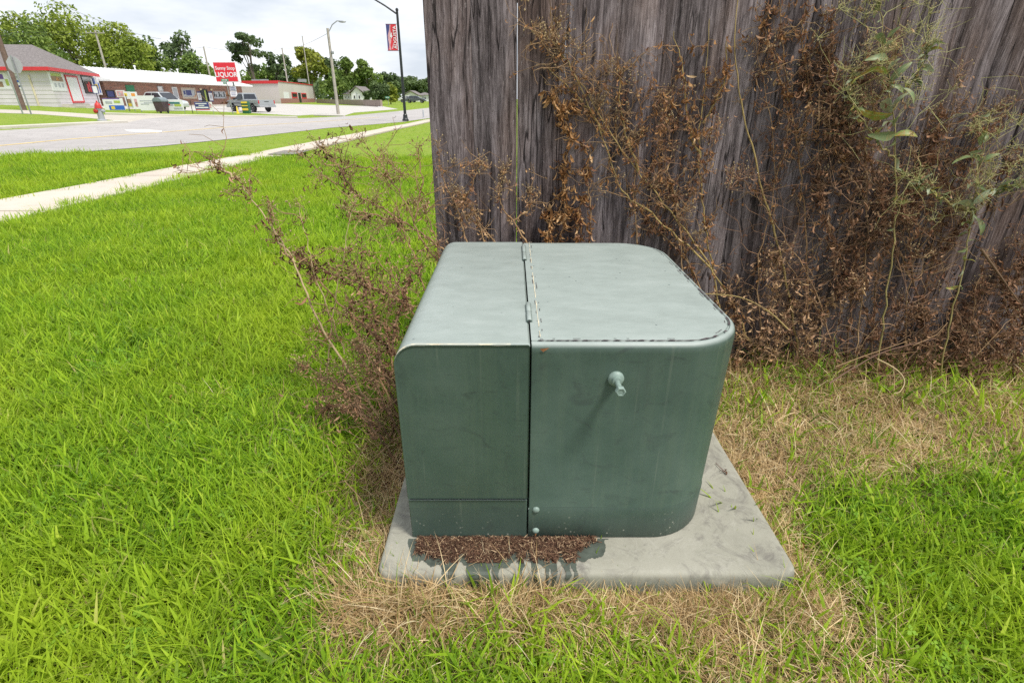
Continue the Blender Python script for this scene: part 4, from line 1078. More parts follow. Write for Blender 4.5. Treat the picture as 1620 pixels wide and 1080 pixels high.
T = board_thing('advert_banner', 'long white banner with faint grey car print', 'banner', 220, 246, 151.5, 175, 46.8, M_wht); prints(T, [(M_lgrey, .08, .62, .95, .68), (M_lgrey, .1, .4, .6, .46), (M_lgrey, .3, .5, .9, .55)])
T = board_thing('advert_banner', 'white banner with green swoosh right of the dark bin', 'banner', 259, 290, 158, 175.5, 47, M_wht); prints(T, [(M_lgrey, .05, .45, .5, .7), (M_teal, .30, .62, .85, .80), (M_lime, .55, .40, .9, .6), (M_red, .22, .5, .34, .62), (M_lgrey, .5, .15, .95, .3)])
T = board_thing('advert_banner', 'navy banner with white lettering lines before the brick store', 'banner', 308.5, 336, 161.5, 174.5, 48, M_wht); prints(T, [(M_navy, 0, .12, .82, .98), (M_wht, .06, .74, .70, .84), (M_wht, .22, .52, .55, .62), (M_wht, .04, .24, .76, .40), (M_pink, .84, .3, .94, .8), (M_red, 0, .02, .82, .10)])
for px, yt, Y, lab in ((204, 150, 46.6, 'thin dark stake at the yellow spotted board'), (303, 159, 48.4, 'thin dark stake between the green swoosh banner and the navy banner')):
    f = stand(px, Y); b = MB(); hz_ = at(px, yt, Y).z - f.z; b.tube([(0, 0, -.1), (0, 0, hz_)], .025, 6); o = b.build('stake', M_black); o.location = f; tag(o, lab, 'stake')
# dark round topped bin
f = stand(256, 46.5); t = thing('storage_bin', 'dark round topped bin standing between two white banners', 'bin', f); b = MB(); wv, hv = .8, at(252, 161, 46.5).z - f.z
b.loft([[Vector((x * .30, y * .36, .12)) for x, y in ((-1, -1), (1, -1), (1, 1), (-1, 1))], [Vector((x * .36, y * .45, hv)) for x, y in ((-1, -1), (1, -1), (1, 1), (-1, 1))]]); b.build('bin_body', paint('dark_maroon', (.075, .045, .06), .5, .3), t)
b = MB(); pr = [((.38 * math.cos(R(180 * k / 10))), .32 * math.sin(R(180 * k / 10))) for k in range(11)]; b.prism([Vector((x, -.47, hv + .003 + z)) for x, z in pr], (0, .94, 0)); b.build('lid', paint('slate_lid', (.17, .21, .23), .35, .25), t)
for s_ in (-.3, .3): b = MB(); b.lathe([(.05, -.03), (.12, -.03), (.12, .03), (.05, .03)], n=12, M=Matrix.Translation((s_, .2, .12)) @ Matrix.Rotation(R(90), 4, 'Y')); b.build('wheel', M_black, t)
# green and yellow box sign, yellow bollard
a, c = at(384, 170, 52), at(394.5, 170, 52); f = gnd((a.x + c.x) / 2, 52); hz_ = at(388, 160.5, 52).z - f.z
t = thing('pylon_sign', 'upright green box sign with yellow bands beside the pickup', 'sign', f); b = MB(); b.box((0, 0, hz_ / 2), (c.x - a.x, .45, hz_)); bevelled(b.build('cabinet', paint('dark_green_box', (.012, .10, .045), .5), t), .02)
for v0, v1 in ((.84, .98), (.60, .68), (.26, .44)): b = MB(); b.box((0, -.229, hz_ * (v0 + v1) / 2), ((c.x - a.x) * .9, .012, hz_ * (v1 - v0))); b.build('yellow_band', M_yel, t)
f = stand(374.5, 51); b = MB(); b.lathe([(.16, 0), (.16, .04), (.10, .05), (.05, .55), (.03, .6)], n=12); o = b.build('cone_marker', M_yel, None, smooth=40); o.location = f; tag(o, 'small yellow cone standing beside the pickup front wheel', 'cone')
T = board_thing('lawn_sign', 'small white lawn sign near the kerb beyond the road', 'lawn sign', 583.5, 590, 174.5, 180.5, 72, M_wht); prints(T, [(M_lgrey, .2, .5, .8, .7)])
T = board_thing('lawn_sign', 'small white lawn sign at the end of the brown wall', 'lawn sign', 598.5, 605, 168.5, 173.5, 83, M_wht); prints(T, [(M_lgrey, .2, .5, .8, .7)])
f = stand(669, 40); b = MB(); hz_ = at(668, 176, 40).z - f.z; b.tube([(0, 0, -.1), (0, 0, max(.5, hz_))], .05, 8); o = b.build('marker_post', M_lgrey); o.location = f; tag(o, 'short grey marker post on the verge near the fence edge', 'marker post')

# --- vehicles
M_tyre = paint('tyre', (.02, .02, .021), .85); M_rim = paint('rim', (.42, .43, .45), .35, .1, metal=.6); M_lampred = paint('tail_red', (.45, .02, .03), .3)
def wheel(parent, x, y, r, w=.22):
    Mx = Matrix.Translation((x, y, r)) @ Matrix.Rotation(R(90), 4, 'X'); b = MB(); b.lathe([(r * .6, -w / 2), (r * .95, -w / 2), (r, -w / 3), (r, w / 3), (r * .95, w / 2), (r * .6, w / 2)], n=20, M=Mx); o = b.build('wheel', M_tyre, parent, smooth=40)
    b = MB(); b.lathe([(.03, -w / 2 - .01), (r * .35, -w / 2 + .02), (r * .62, -w / 2 - .005), (r * .62, w / 2 + .005), (r * .35, w / 2 - .02), (.03, w / 2 + .01)], n=16, M=Mx); b.build('rim', M_rim, o, smooth=40)
def side_prof(pts, arches, z0):
    out = [p for p in pts]
    for cx, r in arches: out += [(cx + r * math.cos(R(a)), z0 + r * math.sin(R(a))) for a in range(0, 181, 20)]
    return out
def pickup(loc, rz):
    t = thing('pickup_truck', 'silver pickup truck parked at the store seen from behind left', 'pickup truck', loc, rz)
    Ms = paint('silver_paint', (.36, .38, .40), .3, .04, metal=.35); W_ = .9
    def ext(pts, w0, w1, name, mat, parent=t, bev=.02):
        b = MB(); b.prism([Vector((x, -w0, z)) for x, z in pts], (0, 2 * w0, 0)) if w0 == w1 else b.loft([[Vector((x, sgn * (w0 if z < 1.06 else w1), z)) for x, z in pts] for sgn in (-1, 1)]); o = b.build(name, mat, parent); return bevelled(o, bev)
    arch = [(1.66, .43), (-1.55, .43)]
    low = [(-2.58, .46), (-2.60, .78), (2.48, .78), (2.58, .72), (2.60, .42)] + [(1.66 + .43 * math.cos(R(a)), .38 + .43 * math.sin(R(a))) for a in range(5, 180, 25)] + [(-1.55 + .43 * math.cos(R(a)), .38 + .43 * math.sin(R(a))) for a in range(5, 180, 25)]
    ext(low, W_, W_, 'body', Ms); ext([(1.28, .782), (2.46, .782), (2.50, .98), (2.2, 1.06), (1.28, 1.12)], W_ - .02, W_ - .02, 'bonnet', Ms)
    for s_ in (-1, 1): b = MB(); b.box((-1.34, s_ * (W_ - .04), .93), (2.46, .08, .30)); bevelled(b.build('bed_side', Ms, t), .02)
    b = MB(); b.box((-2.56, 0, .90), (.07, 1.62, .36)); bevelled(b.build('tailgate', Ms, t), .015)
    b = MB(); b.box((-2.599, 0, .93), (.012, .5, .05)); b.build('tailgate_handle', M_black, t)
    cabp = [(-.12, .782), (1.28, .782), (1.28, 1.12), (.62, 1.68), (.5, 1.71), (-.02, 1.70), (-.12, 1.12)]
    ext(cabp, W_ - .01, W_ - .17, 'cab', Ms)
    for s_ in (-1, 1):
        b = MB(); y = lambda z: s_ * (W_ - .01 + (-.16) * (z - 1.06) / .65 + .012)
        b.prism([Vector((x, y(z) - (0 if s_ > 0 else 0), z)) for x, z in ((.02, 1.14), (1.06, 1.14), (.58, 1.60), (.04, 1.60))], (0, -s_ * .03, 0)); b.build('side_window', M_dark, t)
        b = MB(); b.box((-2.58, s_ * (W_ - .06), .90), (.06, .10, .30)); b.build('tail_light', M_lampred, t)
        b = MB(); b.box((1.02, s_ * (W_ + .09), 1.16), (.08, .18, .14)); b.build('mirror', M_black, t)
        b = MB(); b.box((2.56, s_ * .66, .78), (.06, .30, .14)); b.build('headlight', M_wht, t)
    b = MB(); b.prism([Vector((-.135, -.66, 1.16)), Vector((-.135, .66, 1.16)), Vector((-.05, .58, 1.60)), Vector((-.05, -.58, 1.60))], (.02, 0, 0)); b.build('rear_window', M_dark, t)
    b = MB(); b.prism([Vector((1.27, -.72, 1.16)), Vector((1.27, .72, 1.16)), Vector((.68, .62, 1.65)), Vector((.68, -.62, 1.65))], (.025, 0, .02)); b.build('windscreen', M_dark, t)
    b = MB(); b.box((-2.66, 0, .52), (.12, 1.78, .18)); bevelled(b.build('bumper', M_rim, t), .02); b = MB(); b.box((2.64, 0, .50), (.12, 1.8, .2)); bevelled(b.build('bumper', M_rim, t), .02)
    for x in (1.66, -1.55):
        for s_ in (-1, 1): wheel(t, x, s_ * (W_ - .12), .37)
    return t
f = gnd(*at(397, 168, 57).xy); pickup(f, R(90 + 58))
def car(loc, rz, label, col, name='parked_car', L=4.5, H=1.45):
    t = thing(name, label, 'car', loc, rz); Mc = paint('car_' + name + str(col), col, .28, .04, metal=.3); W_ = .87; k = L / 4.5
    low = [(-2.22, .32), (-2.25, .80), (-2.05, .96), (1.2, .97), (2.1, .80), (2.24, .60), (2.2, .30)] + [(1.4 + .38 * math.cos(R(a)), .33 + .38 * math.sin(R(a))) for a in range(5, 180, 25)] + [(-1.35 + .38 * math.cos(R(a)), .33 + .38 * math.sin(R(a))) for a in range(5, 180, 25)]
    b = MB(); b.prism([Vector((x * k, -W_, z)) for x, z in low], (0, 2 * W_, 0)); bevelled(b.build('body', Mc, t), .04)
    top = [(-1.75, .972), (-1.25, H - .04), (-.9, H), (.15, H), (.45, H - .05), (1.15, .972)]
    b = MB(); b.loft([[Vector((x * k, sg_ * (W_ - .02 if z < 1 else W_ - .2), z)) for x, z in top] for sg_ in (-1, 1)]); bevelled(b.build('cabin', Mc, t), .03)
    for sg_ in (-1, 1):
        yy_ = lambda z: sg_ * (W_ - .02 - .18 * (z - .972) / (H - .972) + .012)
        for pl in ([(-1.45, 1.0), (-.42, 1.0), (-.42, H - .08), (-1.1, H - .08)], [(-.34, 1.0), (.95, 1.0), (.42, H - .09), (-.34, H - .08)]): b = MB(); b.prism([Vector((x * k, yy_(z), z)) for x, z in pl], (0, -sg_ * .03, 0)); b.build('side_window', M_dark, t)
        b = MB(); b.box((2.2 * k, sg_ * .62, .66), (.08, .3, .12)); b.build('headlight', M_wht, t); b = MB(); b.box((-2.22 * k, sg_ * .66, .78), (.06, .26, .14)); b.build('tail_light', M_lampred, t)
        for x in (1.4, -1.35): wheel(t, x * k, sg_ * (W_ - .1), .32, .2)
    b = MB(); b.prism([Vector((1.14 * k, -.70, 1.0)), Vector((1.14 * k, .70, 1.0)), Vector((.50 * k, .60, H - .07)), Vector((.50 * k, -.60, H - .07))], (.03, 0, .02)); b.build('windscreen', M_dark, t)
    return t
car(gnd(*at(258, 160, 55).xy), R(-20), 'silver car parked behind the white banners', (.55, .58, .60), 'parked_car', 4.5, 1.6)
car(gnd(*at(646, 163, 140).xy), R(0), 'distant white car beside the far house', (.7, .7, .7))
car(gnd(*at(658, 163, 128).xy), R(0), 'distant dark grey car right of the far white car', (.10, .11, .13))

# ------------------------------------------------------------------ trees
def leaf_mat(name, lo, mid, hi, trans=.3):
    m = newmat(name); t = NT(m); r = t.attr('tint'); p = t.pos()
    c = t.ramp(r, [(0, lo), (.5, mid), (1, hi)]); c = t.mix(t.maprange(t.noise(p, .25, 3), .40, .62, 0, .5), c, hi)
    t.leafy(c, trans); t.rough(.6); t.bsdf.inputs['Specular IOR Level'].default_value = .25; return m
M_fol = [leaf_mat('foliage_bright', (.095, .140, .022), (.195, .270, .035), (.340, .400, .060)), leaf_mat('foliage_mid', (.065, .110, .028), (.130, .205, .045), (.230, .310, .065)),
         leaf_mat('foliage_dark', (.045, .075, .034), (.090, .140, .055), (.160, .220, .080)), leaf_mat('foliage_yellow', (.110, .150, .026), (.210, .270, .038), (.370, .370, .055))]
M_bark = paint('tree_bark', (.17, .14, .115), .95, .3, nscale=2)
def tree(label, pxc, pyt, pxw, Y, kind=1, pyb=158, open_=.0, name='tree', seed=0, clumps=16, leaves=1500, lean=0.0, low=.18, leaf=1.0):
    rn = random.Random(seed * 97 + int(pxc)); c = at(pxc, (pyt + pyb) / 2, Y); f = gnd(c.x, Y); t = thing(name, label, 'tree' if name != 'bush' else 'bush', f, group=None)
    ztop = at(pxc, pyt, Y).z - f.z; rx = abs(at(pxc + pxw, 100, Y).x - at(pxc, 100, Y).x); zlo = ztop * low; rzv = (ztop - zlo) / 2; zc = (ztop + zlo) / 2
    blobs = []
    for k in range(clumps):
        for _ in range(30):
            u = Vector((rn.uniform(-1, 1), rn.uniform(-1, 1), rn.uniform(-1, 1)))
            if .25 < u.length < 1: break
        prof = 1.0 - .35 * max(0, u.z) ** 2
        s_ = rn.uniform(.27, .47) * (1 - open_ * .35)
        blobs.append((Vector((u.x * rx * (1 - s_ * .75) * prof + lean * (u.z + 1), u.y * rx * .8 * (1 - s_), zc + u.z * rzv * (1 - s_ * .55))), s_ * rx * rn.uniform(.8, 1.2), s_ * min(rx, rzv) * rn.uniform(.7, 1.05), rn.uniform(-.18, .18)))
    b = MB(); th_ = max(.10, rx * .055)
    b.tube([(0, 0, -.3), (lean * .2, 0, zc * .35), (lean * .5, 0, zc * .7), (lean, 0, zc * 1.15)], [th_ * 1.3, th_, th_ * .75, th_ * .35], 8)
    for q, r1_, r2_, _ in blobs[:10]: z0 = zc * rn.uniform(.35, .9); s0 = Vector((lean * .4, 0, z0)); b.tube([s0, (s0 + q) / 2 + Vector((0, 0, r2_ * .25)), q], [th_ * .5, th_ * .28, th_ * .08], 5)
    b.build('trunk', M_bark, t, smooth=60)
    b = MB(); tint = []; per = int(leaves / clumps)
    for q, r1_, r2_, tn in blobs:
        for _ in range(per):
            d = Vector((rn.gauss(0, 1), rn.gauss(0, 1), rn.gauss(0, 1))).normalized(); rad = rn.uniform(.25, 1.0) ** .45 * (1 + .22 * fbm(d.x * 2 + q.x, d.y * 2 + q.z, d.z * 2, 1))
            p = q + Vector((d.x * r1_ * rad, d.y * r1_ * rad, d.z * r2_ * rad)); sz = rn.uniform(.14, .32) * (Y / 100) * leaf * (1.0 if rx > 2.5 else .8)
            nrm = (d * .55 + Vector((rn.gauss(0, .6), rn.gauss(0, .6), rn.gauss(0, .5) + .35))).normalized(); a = nrm.orthogonal().normalized(); ang = rn.uniform(0, 6.3); a = a * math.cos(ang) + nrm.cross(a) * math.sin(ang); e = nrm.cross(a)
            b._add([p - a * sz * 1.3, p + e * sz * .6, p + a * sz * 1.3, p - e * sz * .6 + nrm * sz * .3], [(0, 1, 2), (0, 2, 3)])
            v = min(1, max(0, .45 + tn * 1.6 + rn.gauss(0, .17))); tint += [v, v]
    me = b.mesh('crown', M_fol[kind], recalc=False); set_tint(me, tint); link(bpy.data.objects.new('crown', me), t)
    return t
tree('broad yellow green tree behind the small shop roof at far left', 28, 14, 56, 92, 0, seed=1, clumps=22, leaves=4200)
tree('largest light green tree rising over the shop, crown highest at its left', 110, 3, 64, 100, 0, seed=2, clumps=28, leaves=5600)
tree('darker tree filling the gap above the shop ridge', 70, 26, 50, 88, 1, seed=8, clumps=20, leaves=3400)
tree('rounded light green tree behind the crossarm pole', 176, 8, 50, 96, 0, seed=3, clumps=22, leaves=3800)
tree('mid green tree stepping down behind the store roof', 210, 44, 38, 92, 0, seed=4, clumps=16, leaves=2400)
tree('leafy tree behind the middle of the white store roof', 250, 56, 36, 112, 1, seed=5, clumps=15, leaves=2200, open_=.4)
tree('feathery dark tree left of the red liquor sign', 290, 44, 44, 118, 2, seed=6, clumps=20, leaves=2200, open_=.9)
tree('green tree low behind the store roof near the liquor sign', 312, 82, 30, 110, 1, seed=7, clumps=14, leaves=2000)
tree('tall open crowned tree right of the red liquor sign', 398, 46, 40, 138, 2, seed=9, clumps=17, leaves=2200, open_=.9, low=.42)
tree('dark tree between the open crowned tree and the leaning pole', 440, 72, 26, 142, 2, seed=10, clumps=13, leaves=1900, open_=.5)
tree('yellowish tree with a pale slanting trunk beside the beige building', 492, 72, 32, 146, 3, seed=11, clumps=16, leaves=2400, open_=.6, low=.34, lean=-.6)
tree('dark green tree just left of the pale light pole', 522, 92, 26, 150, 2, seed=12, clumps=13, leaves=2000)
tree('green tree right of the pale light pole', 548, 86, 28, 150, 1, seed=13, clumps=15, leaves=2300)
tree('rounded tree above the white gabled house', 580, 93, 30, 152, 1, seed=14, clumps=15, leaves=2300, open_=.4)
tree('tall tree with loose top left of the black lamp pole', 618, 108, 26, 160, 2, seed=15, clumps=13, leaves=1800, open_=.5)
tree('far dark tree between lamp pole and fence edge', 657, 118, 28, 190, 2, seed=16, clumps=14, leaves=2000)
tree('far tree half hidden by the fence edge', 690, 116, 30, 200, 2, seed=17, clumps=13, leaves=1700)
tree('low green tree behind the brown wall next to the light pole', 532, 112, 30, 134, 1, seed=18, clumps=11, leaves=1500, low=.08)
tree('large dark bush in front of the white gabled house', 597, 124, 22, 104, 2, pyb=166, seed=19, clumps=12, leaves=2000, low=.02, name='bush')
tree('olive bush right of the large dark bush', 617, 130, 16, 106, 3, pyb=166, seed=20, clumps=10, leaves=1300, low=.02, name='bush')
tree('dark shrub just left of the white gabled house', 578, 140, 12, 110, 2, pyb=166, seed=25, clumps=8, leaves=800, low=.02, name='bush')
tree('light green shrub at the left end of the brown wall', 512, 152, 10, 122, 0, pyb=163, seed=21, clumps=7, leaves=500, low=.02, name='bush')
tree('backing tree behind the beige building', 420, 100, 44, 165, 1, seed=22, clumps=16, leaves=1900, low=.05)
tree('backing tree behind the store between the two groves', 350, 108, 34, 160, 1, seed=23, clumps=14, leaves=1500, low=.05)
tree('backing tree low behind the dark grove', 470, 104, 36, 168, 2, seed=24, clumps=14, leaves=1600, low=.05)
tree('leafy tree behind the far left picture edge', -18, 18, 46, 84, 1, seed=26, clumps=18, leaves=2600)

# the far wood closing the view beyond the last trees
b = MB(); tint = []; rn_ = random.Random(4)
for _ in range(9000):
    px = rn_.uniform(180, 760); Y = rn_.uniform(205, 250); top = 128 + 9 * fbm(px * .02, 0, 5, 1) + 6 * fbm(px * .09, 1, 5, 1); g_ = gnd(at(px, 150, Y).x, Y); zt_ = at(px, top, Y).z
    z = g_.z + (zt_ - g_.z) * rn_.random() ** .6; p = Vector((g_.x + rn_.gauss(0, .6), Y, z)); sz = rn_.uniform(.5, 1.2); n = Vector((rn_.gauss(0, .7), rn_.gauss(-.5, .5), rn_.gauss(.3, .6))).normalized(); a = n.orthogonal().normalized(); e = n.cross(a); ang = rn_.uniform(0, 6.3); a, e = a * math.cos(ang) + e * math.sin(ang), e * math.cos(ang) - a * math.sin(ang)
    b._add([p - a * sz, p + e * sz * .7, p + a * sz, p - e * sz * .7 + n * sz * .3], [(0, 1, 2), (0, 2, 3)]); v = min(1, max(0, rn_.gauss(.45, .22))); tint += [v, v]
me = b.mesh('far_wood', M_fol[2], recalc=False); set_tint(me, tint); tag(link(bpy.data.objects.new('far_wood', me)), kind='stuff')

# ------------------------------------------------------------------ grass
def grass_mat(name, cols, hue, trans=.42):
    m = newmat(name); t = NT(m); r = t.attr('tint'); p = t.pos(); q = t.rand()
    c = t.ramp(t.math('ADD', t.math('MULTIPLY', r, .75), t.math('MULTIPLY', q, .25)), [(i / (len(cols) - 1), k) for i, k in enumerate(cols)])
    patch_ = t.noise(p, .9, 4, .6)
    c = t.mix(t.maprange(patch_, .44, .64, 0, .55), c, hue)
    t.leafy(c, trans); t.rough(.55); t.bsdf.inputs['Specular IOR Level'].default_value = .18
    return m
M_grass = grass_mat('grass_blade', [(.74, .60, .27), (.100, .208, .018), (.252, .434, .024), (.400, .582, .034), (.62, .72, .10)], (.48, .59, .040), .50)
M_wide = grass_mat('wide_grass_blade', [(.135, .29, .035), (.24, .445, .05), (.41, .60, .095)], (.330, .490, .03), .5)
M_straw = straw_mat('straw', [(.19, .110, .050), (.47, .315, .150), (.74, .550, .29), (.95, .82, .54)], .3)
def blade(b, tint, root, az, L, lean, curl, w, tv, seg=4, twist=0.0):
    d = Vector((math.cos(az), math.sin(az), 0)); side = Vector((-math.sin(az), math.cos(az), 0)); p = Vector(root); ang = lean; pts = []
    for i in range(seg + 1):
        f = i / seg; ww = w * (1 - f ** 1.6) * .5 + (.0 if i == seg else .00015); sd2 = side * math.cos(twist * f) + Vector((0, 0, math.sin(twist * f)))
        pts.append((p - sd2 * ww, p + sd2 * ww))
        p = p + (d * math.sin(ang) + Vector((0, 0, math.cos(ang)))) * (L / seg); ang += curl / seg
    vs = []; fs = []
    for i in range(seg): vs += [pts[i][0], pts[i][1]]
    vs.append((pts[seg][0] + pts[seg][1]) / 2)
    for i in range(seg - 1): fs.append((2 * i, 2 * i + 1, 2 * i + 3, 2 * i + 2))
    fs.append((2 * seg - 2, 2 * seg - 1, 2 * seg)); b._add(vs, fs); tint += [tv] * len(fs)
def tuft(mat, n, rad, L, w, lean=(.1, 1.1), curl=(.1, 1.2), seg=4, stemmy=0.0, lift=(0, 0), tw=.5):
    b = MB(); tint = []
    for _ in range(n):
        a = random.uniform(0, 6.283); rr = rad * math.sqrt(random.random())
        blade(b, tint, (rr * math.cos(a), rr * math.sin(a), random.uniform(*lift) - .004), random.uniform(0, 6.283), random.uniform(*L) * random.uniform(.7, 1.1), random.uniform(*lean), random.uniform(*curl), random.uniform(*w), max(0, min(1, random.gauss(.55, .22))), seg, random.uniform(-tw, tw))
    me = b.mesh('tuft', mat, recalc=False); set_tint(me, tint); o = bpy.data.objects.new('tuft', me); return o
T_lawn = [tuft(M_grass, 42, .045, (.028, .074), (.0010, .0027), (.45, 1.5), (-.3, 1.1)) for _ in range(6)] + [tuft(M_grass, 30, .04, (.05, .12), (.0010, .0023), (.35, 1.4), (.1, 1.3)) for _ in range(4)]
T_wide = [tuft(M_wide, 8, .04, (.04, .10), (.0028, .0065), (.3, 1.15), (.2, 1.0)) for _ in range(4)]
T_long = [tuft(M_grass, 18, .035, (.11, .22), (.0014, .0034), (.05, .8), (.4, 1.6), 6) for _ in range(3)]
def clover(n, rad):
    b = MB(); tint = []
    for _ in range(n):
        a = random.uniform(0, 6.283); rr = rad * math.sqrt(random.random()); c = Vector((rr * math.cos(a), rr * math.sin(a), random.uniform(.018, .05))); r_ = random.uniform(.005, .010); n_ = Vector((random.gauss(0, .35), random.gauss(0, .35), 1)).normalized(); u = n_.orthogonal().normalized(); w = n_.cross(u); t0 = random.uniform(0, 6.28); tv = random.uniform(.2, .8)
        for k in range(3):
            an = t0 + k * 2.094; d = u * math.cos(an) + w * math.sin(an); e = n_.cross(d); b._add([c, c + d * r_ * .7 + e * r_ * .55, c + d * r_ * 1.4 + e * r_ * .15, c + d * r_ * 1.4 - e * r_ * .15, c + d * r_ * .7 - e * r_ * .55], [(0, 1, 2, 3, 4)]); tint.append(tv)
    me = b.mesh('tuft', M_wide, recalc=False); set_tint(me, tint); return bpy.data.objects.new('tuft', me)
T_wide += [clover(14, .045) for _ in range(2)]
T_patch = [tuft(M_grass, 120, .24, (.04, .10), (.005, .010), (.1, 1.1), (.1, 1.1), 3) for _ in range(5)]
T_dry = [tuft(M_straw, 28, .055, (.035, .11), (.0011, .0026), (.5, 1.65), (-.9, 1.5), 5, lift=(0, .018), tw=1.2) for _ in range(6)]
T_dry += [tuft(M_straw, 18, .05, (.07, .15), (.0010, .0022), (.4, 1.45), (.2, 2.2), 6, lift=(0, .015), tw=1.2) for _ in range(4)]
def scatter_group(name, sources):
    ng = bpy.data.node_groups.new(name, 'GeometryNodeTree')
    ng.interface.new_socket('Geometry', in_out='INPUT', socket_type='NodeSocketGeometry'); ng.interface.new_socket('Geometry', in_out='OUTPUT', socket_type='NodeSocketGeometry')
    N, L = ng.nodes, ng.links; gi, go = N.new('NodeGroupInput'), N.new('NodeGroupOutput'); j = N.new('GeometryNodeJoinGeometry')
    for s_ in sources:
        oi = N.new('GeometryNodeObjectInfo'); oi.inputs['Object'].default_value = s_; g2 = N.new('GeometryNodeGeometryToInstance'); L.new(oi.outputs['Geometry'], g2.inputs[0]); L.new(g2.outputs[0], j.inputs[0])
    ip = N.new('GeometryNodeInstanceOnPoints'); ip.inputs['Pick Instance'].default_value = True
    def na(n, ty): a = N.new('GeometryNodeInputNamedAttribute'); a.data_type = ty; a.inputs['Name'].default_value = n; return a.outputs['Attribute']
    er = N.new('FunctionNodeEulerToRotation'); L.new(na('rot', 'FLOAT_VECTOR'), er.inputs[0])
    L.new(gi.outputs[0], ip.inputs['Points']); L.new(j.outputs[0], ip.inputs['Instance']); L.new(na('idx', 'INT'), ip.inputs['Instance Index']); L.new(er.outputs[0], ip.inputs['Rotation']); L.new(na('scl', 'FLOAT'), ip.inputs['Scale']); L.new(ip.outputs[0], go.inputs[0])
    return ng
def scatter(name, pts, sources):
    """pts: (x, y, z, kind, scale, tiltx, tilty, spin)"""
    A = np.array(pts, dtype=float); me = bpy.data.meshes.new(name); me.from_pydata([tuple(p) for p in A[:, :3]], [], [])
    a = me.attributes.new('rot', 'FLOAT_VECTOR', 'POINT'); a.data.foreach_set('vector', A[:, 5:8].astype(np.float32).ravel())
    a = me.attributes.new('scl', 'FLOAT', 'POINT'); a.data.foreach_set('value', A[:, 4].astype(np.float32))
    a = me.attributes.new('idx', 'INT', 'POINT'); a.data.foreach_set('value', A[:, 3].astype(np.int32))
    o = bpy.data.objects.new(name, me); link(o); o['kind'] = 'stuff'; md = o.modifiers.new('scatter', 'NODES'); md.node_group = scatter_group(name, sources); return o
green_src = T_lawn + T_wide + T_long + T_patch; nl_, nw_, ng_, np_ = len(T_lawn), len(T_wide), len(T_long), len(T_patch)
G, Dp = [], []
rs = random.Random(77)
def on_pad(x, y, m=.0): return PX0 - m < x < PX1 + m and PY0 - m < y < PY1 + m
def put_green(x, y, z, sc=1.0, wide=.12, long_=.05):
    u = rs.random()
    k = nl_ + rs.randrange(nw_) if u < wide else nl_ + nw_ + rs.randrange(ng_) if u < wide + long_ else rs.randrange(nl_)
    G.append((x, y, z, k, sc, rs.uniform(-.25, .25), rs.uniform(-.25, .25), rs.uniform(0, 6.28)))
def put_dry(x, y, z, sc=1.0): Dp.append((x, y, z, rs.randrange(len(T_dry)), sc, rs.uniform(-.3, .3), rs.uniform(-.3, .3), rs.uniform(0, 6.28)))
def jgrid(x0, x1, y0, y1, dens):
    s_ = 1 / math.sqrt(dens); nx, ny = int((x1 - x0) / s_) + 1, int((y1 - y0) / s_) + 1
    for i in range(nx):
        for j in range(ny): yield x0 + (i + rs.random()) * s_, y0 + (j + rs.random()) * s_
def fence_front(x, y): return not (x > FX0 - .02 and y > FENCE_Y - .015)
# near lawn, this side of the walk
for x, y in jgrid(-5.0, 3.4, .05, 4.6, 520):
    if abs(x) > 1.12 * y + .95 or x < walk_r(y) + .02: continue
    if on_pad(x, y, .045): continue
    if not fence_front(x, y):
        if y < 2.45 or rs.random() > .25: continue
    far = sstep(1.6, 4.2, math.hypot(x, y))
    if rs.random() < .50 * far: continue
    dv = dryness(x, y) + rs.gauss(0, .10)
    tall = .5 + .5 * fbm(x, y, 5, 1.3) ; sc = (.62 + .50 * tall) * rs.uniform(.8, 1.25) * (1 + .25 * far) * (.34 if x < walk_r(y) + .22 else .62 if x < walk_r(y) + .5 else 1)
    if dv > .78: 
        put_dry(x, y, 0, rs.uniform(.75, 1.15))
        if rs.random() < .55: put_dry(x + rs.gauss(0, .02), y + rs.gauss(0, .02), .01, rs.uniform(.7, 1.1))
        if rs.random() < (.17 if y < 1.6 or x < .6 else .08): put_green(x, y, 0, sc * rs.uniform(.6, 1.0), .10, .06)
    elif dv > .25:
        if rs.random() < dv: put_dry(x, y, 0, rs.uniform(.7, 1.1))
        if rs.random() < .95 - .5 * dv: put_green(x, y, 0, sc * .9, .2, .06)
    else:
        right = x > .9
        put_green(x, y, 0, sc, .42 if right else (.24 if fbm(x, y, 8, 1.7) > .12 else .08), .03 + .16 * max(0, fbm(x, y, 11, .9)))
        if rs.random() < .17: put_dry(x, y, 0, rs.uniform(.45, .85))
# grass and straw along the fence foot and lapping on the pad edges
for _ in range(520):
    x = rs.uniform(.62, 2.9); y = rs.uniform(1.9, 2.29)
    (put_dry if rs.random() < .86 else put_green)(x, y, 0, rs.uniform(.9, 1.6))
for _ in range(34): x = rs.uniform(.7, 2.8); G.append((x, rs.uniform(1.75, 2.25), 0, nl_ + nw_ + rs.randrange(ng_), rs.uniform(.7, 1.15), 0, 0, rs.uniform(0, 6.28)))
for _ in range(1350):
    f = rs.random(); x, y = (rs.uniform(PX0 - .05, PX1 + .05), PY0 - rs.uniform(.025, .085)) if f < .62 else ((PX0 - rs.uniform(.0, .06), rs.uniform(PY0, 2.1)) if f < .82 else (PX1 + rs.uniform(.0, .05), rs.uniform(PY0, 2.1)))
    big = .25 < (x - PX0) / (PX1 - PX0) < .42 or x < PX0 + .22
    put_dry(x, y, .0, rs.uniform(.55, .95) * (1.45 if big and y < PY0 else 1.0))
for _ in range(26): x = rs.uniform(PX0, PX1); put_green(x, PY0 - rs.uniform(.01, .05), 0, rs.uniform(.6, 1.0), .1, .3)
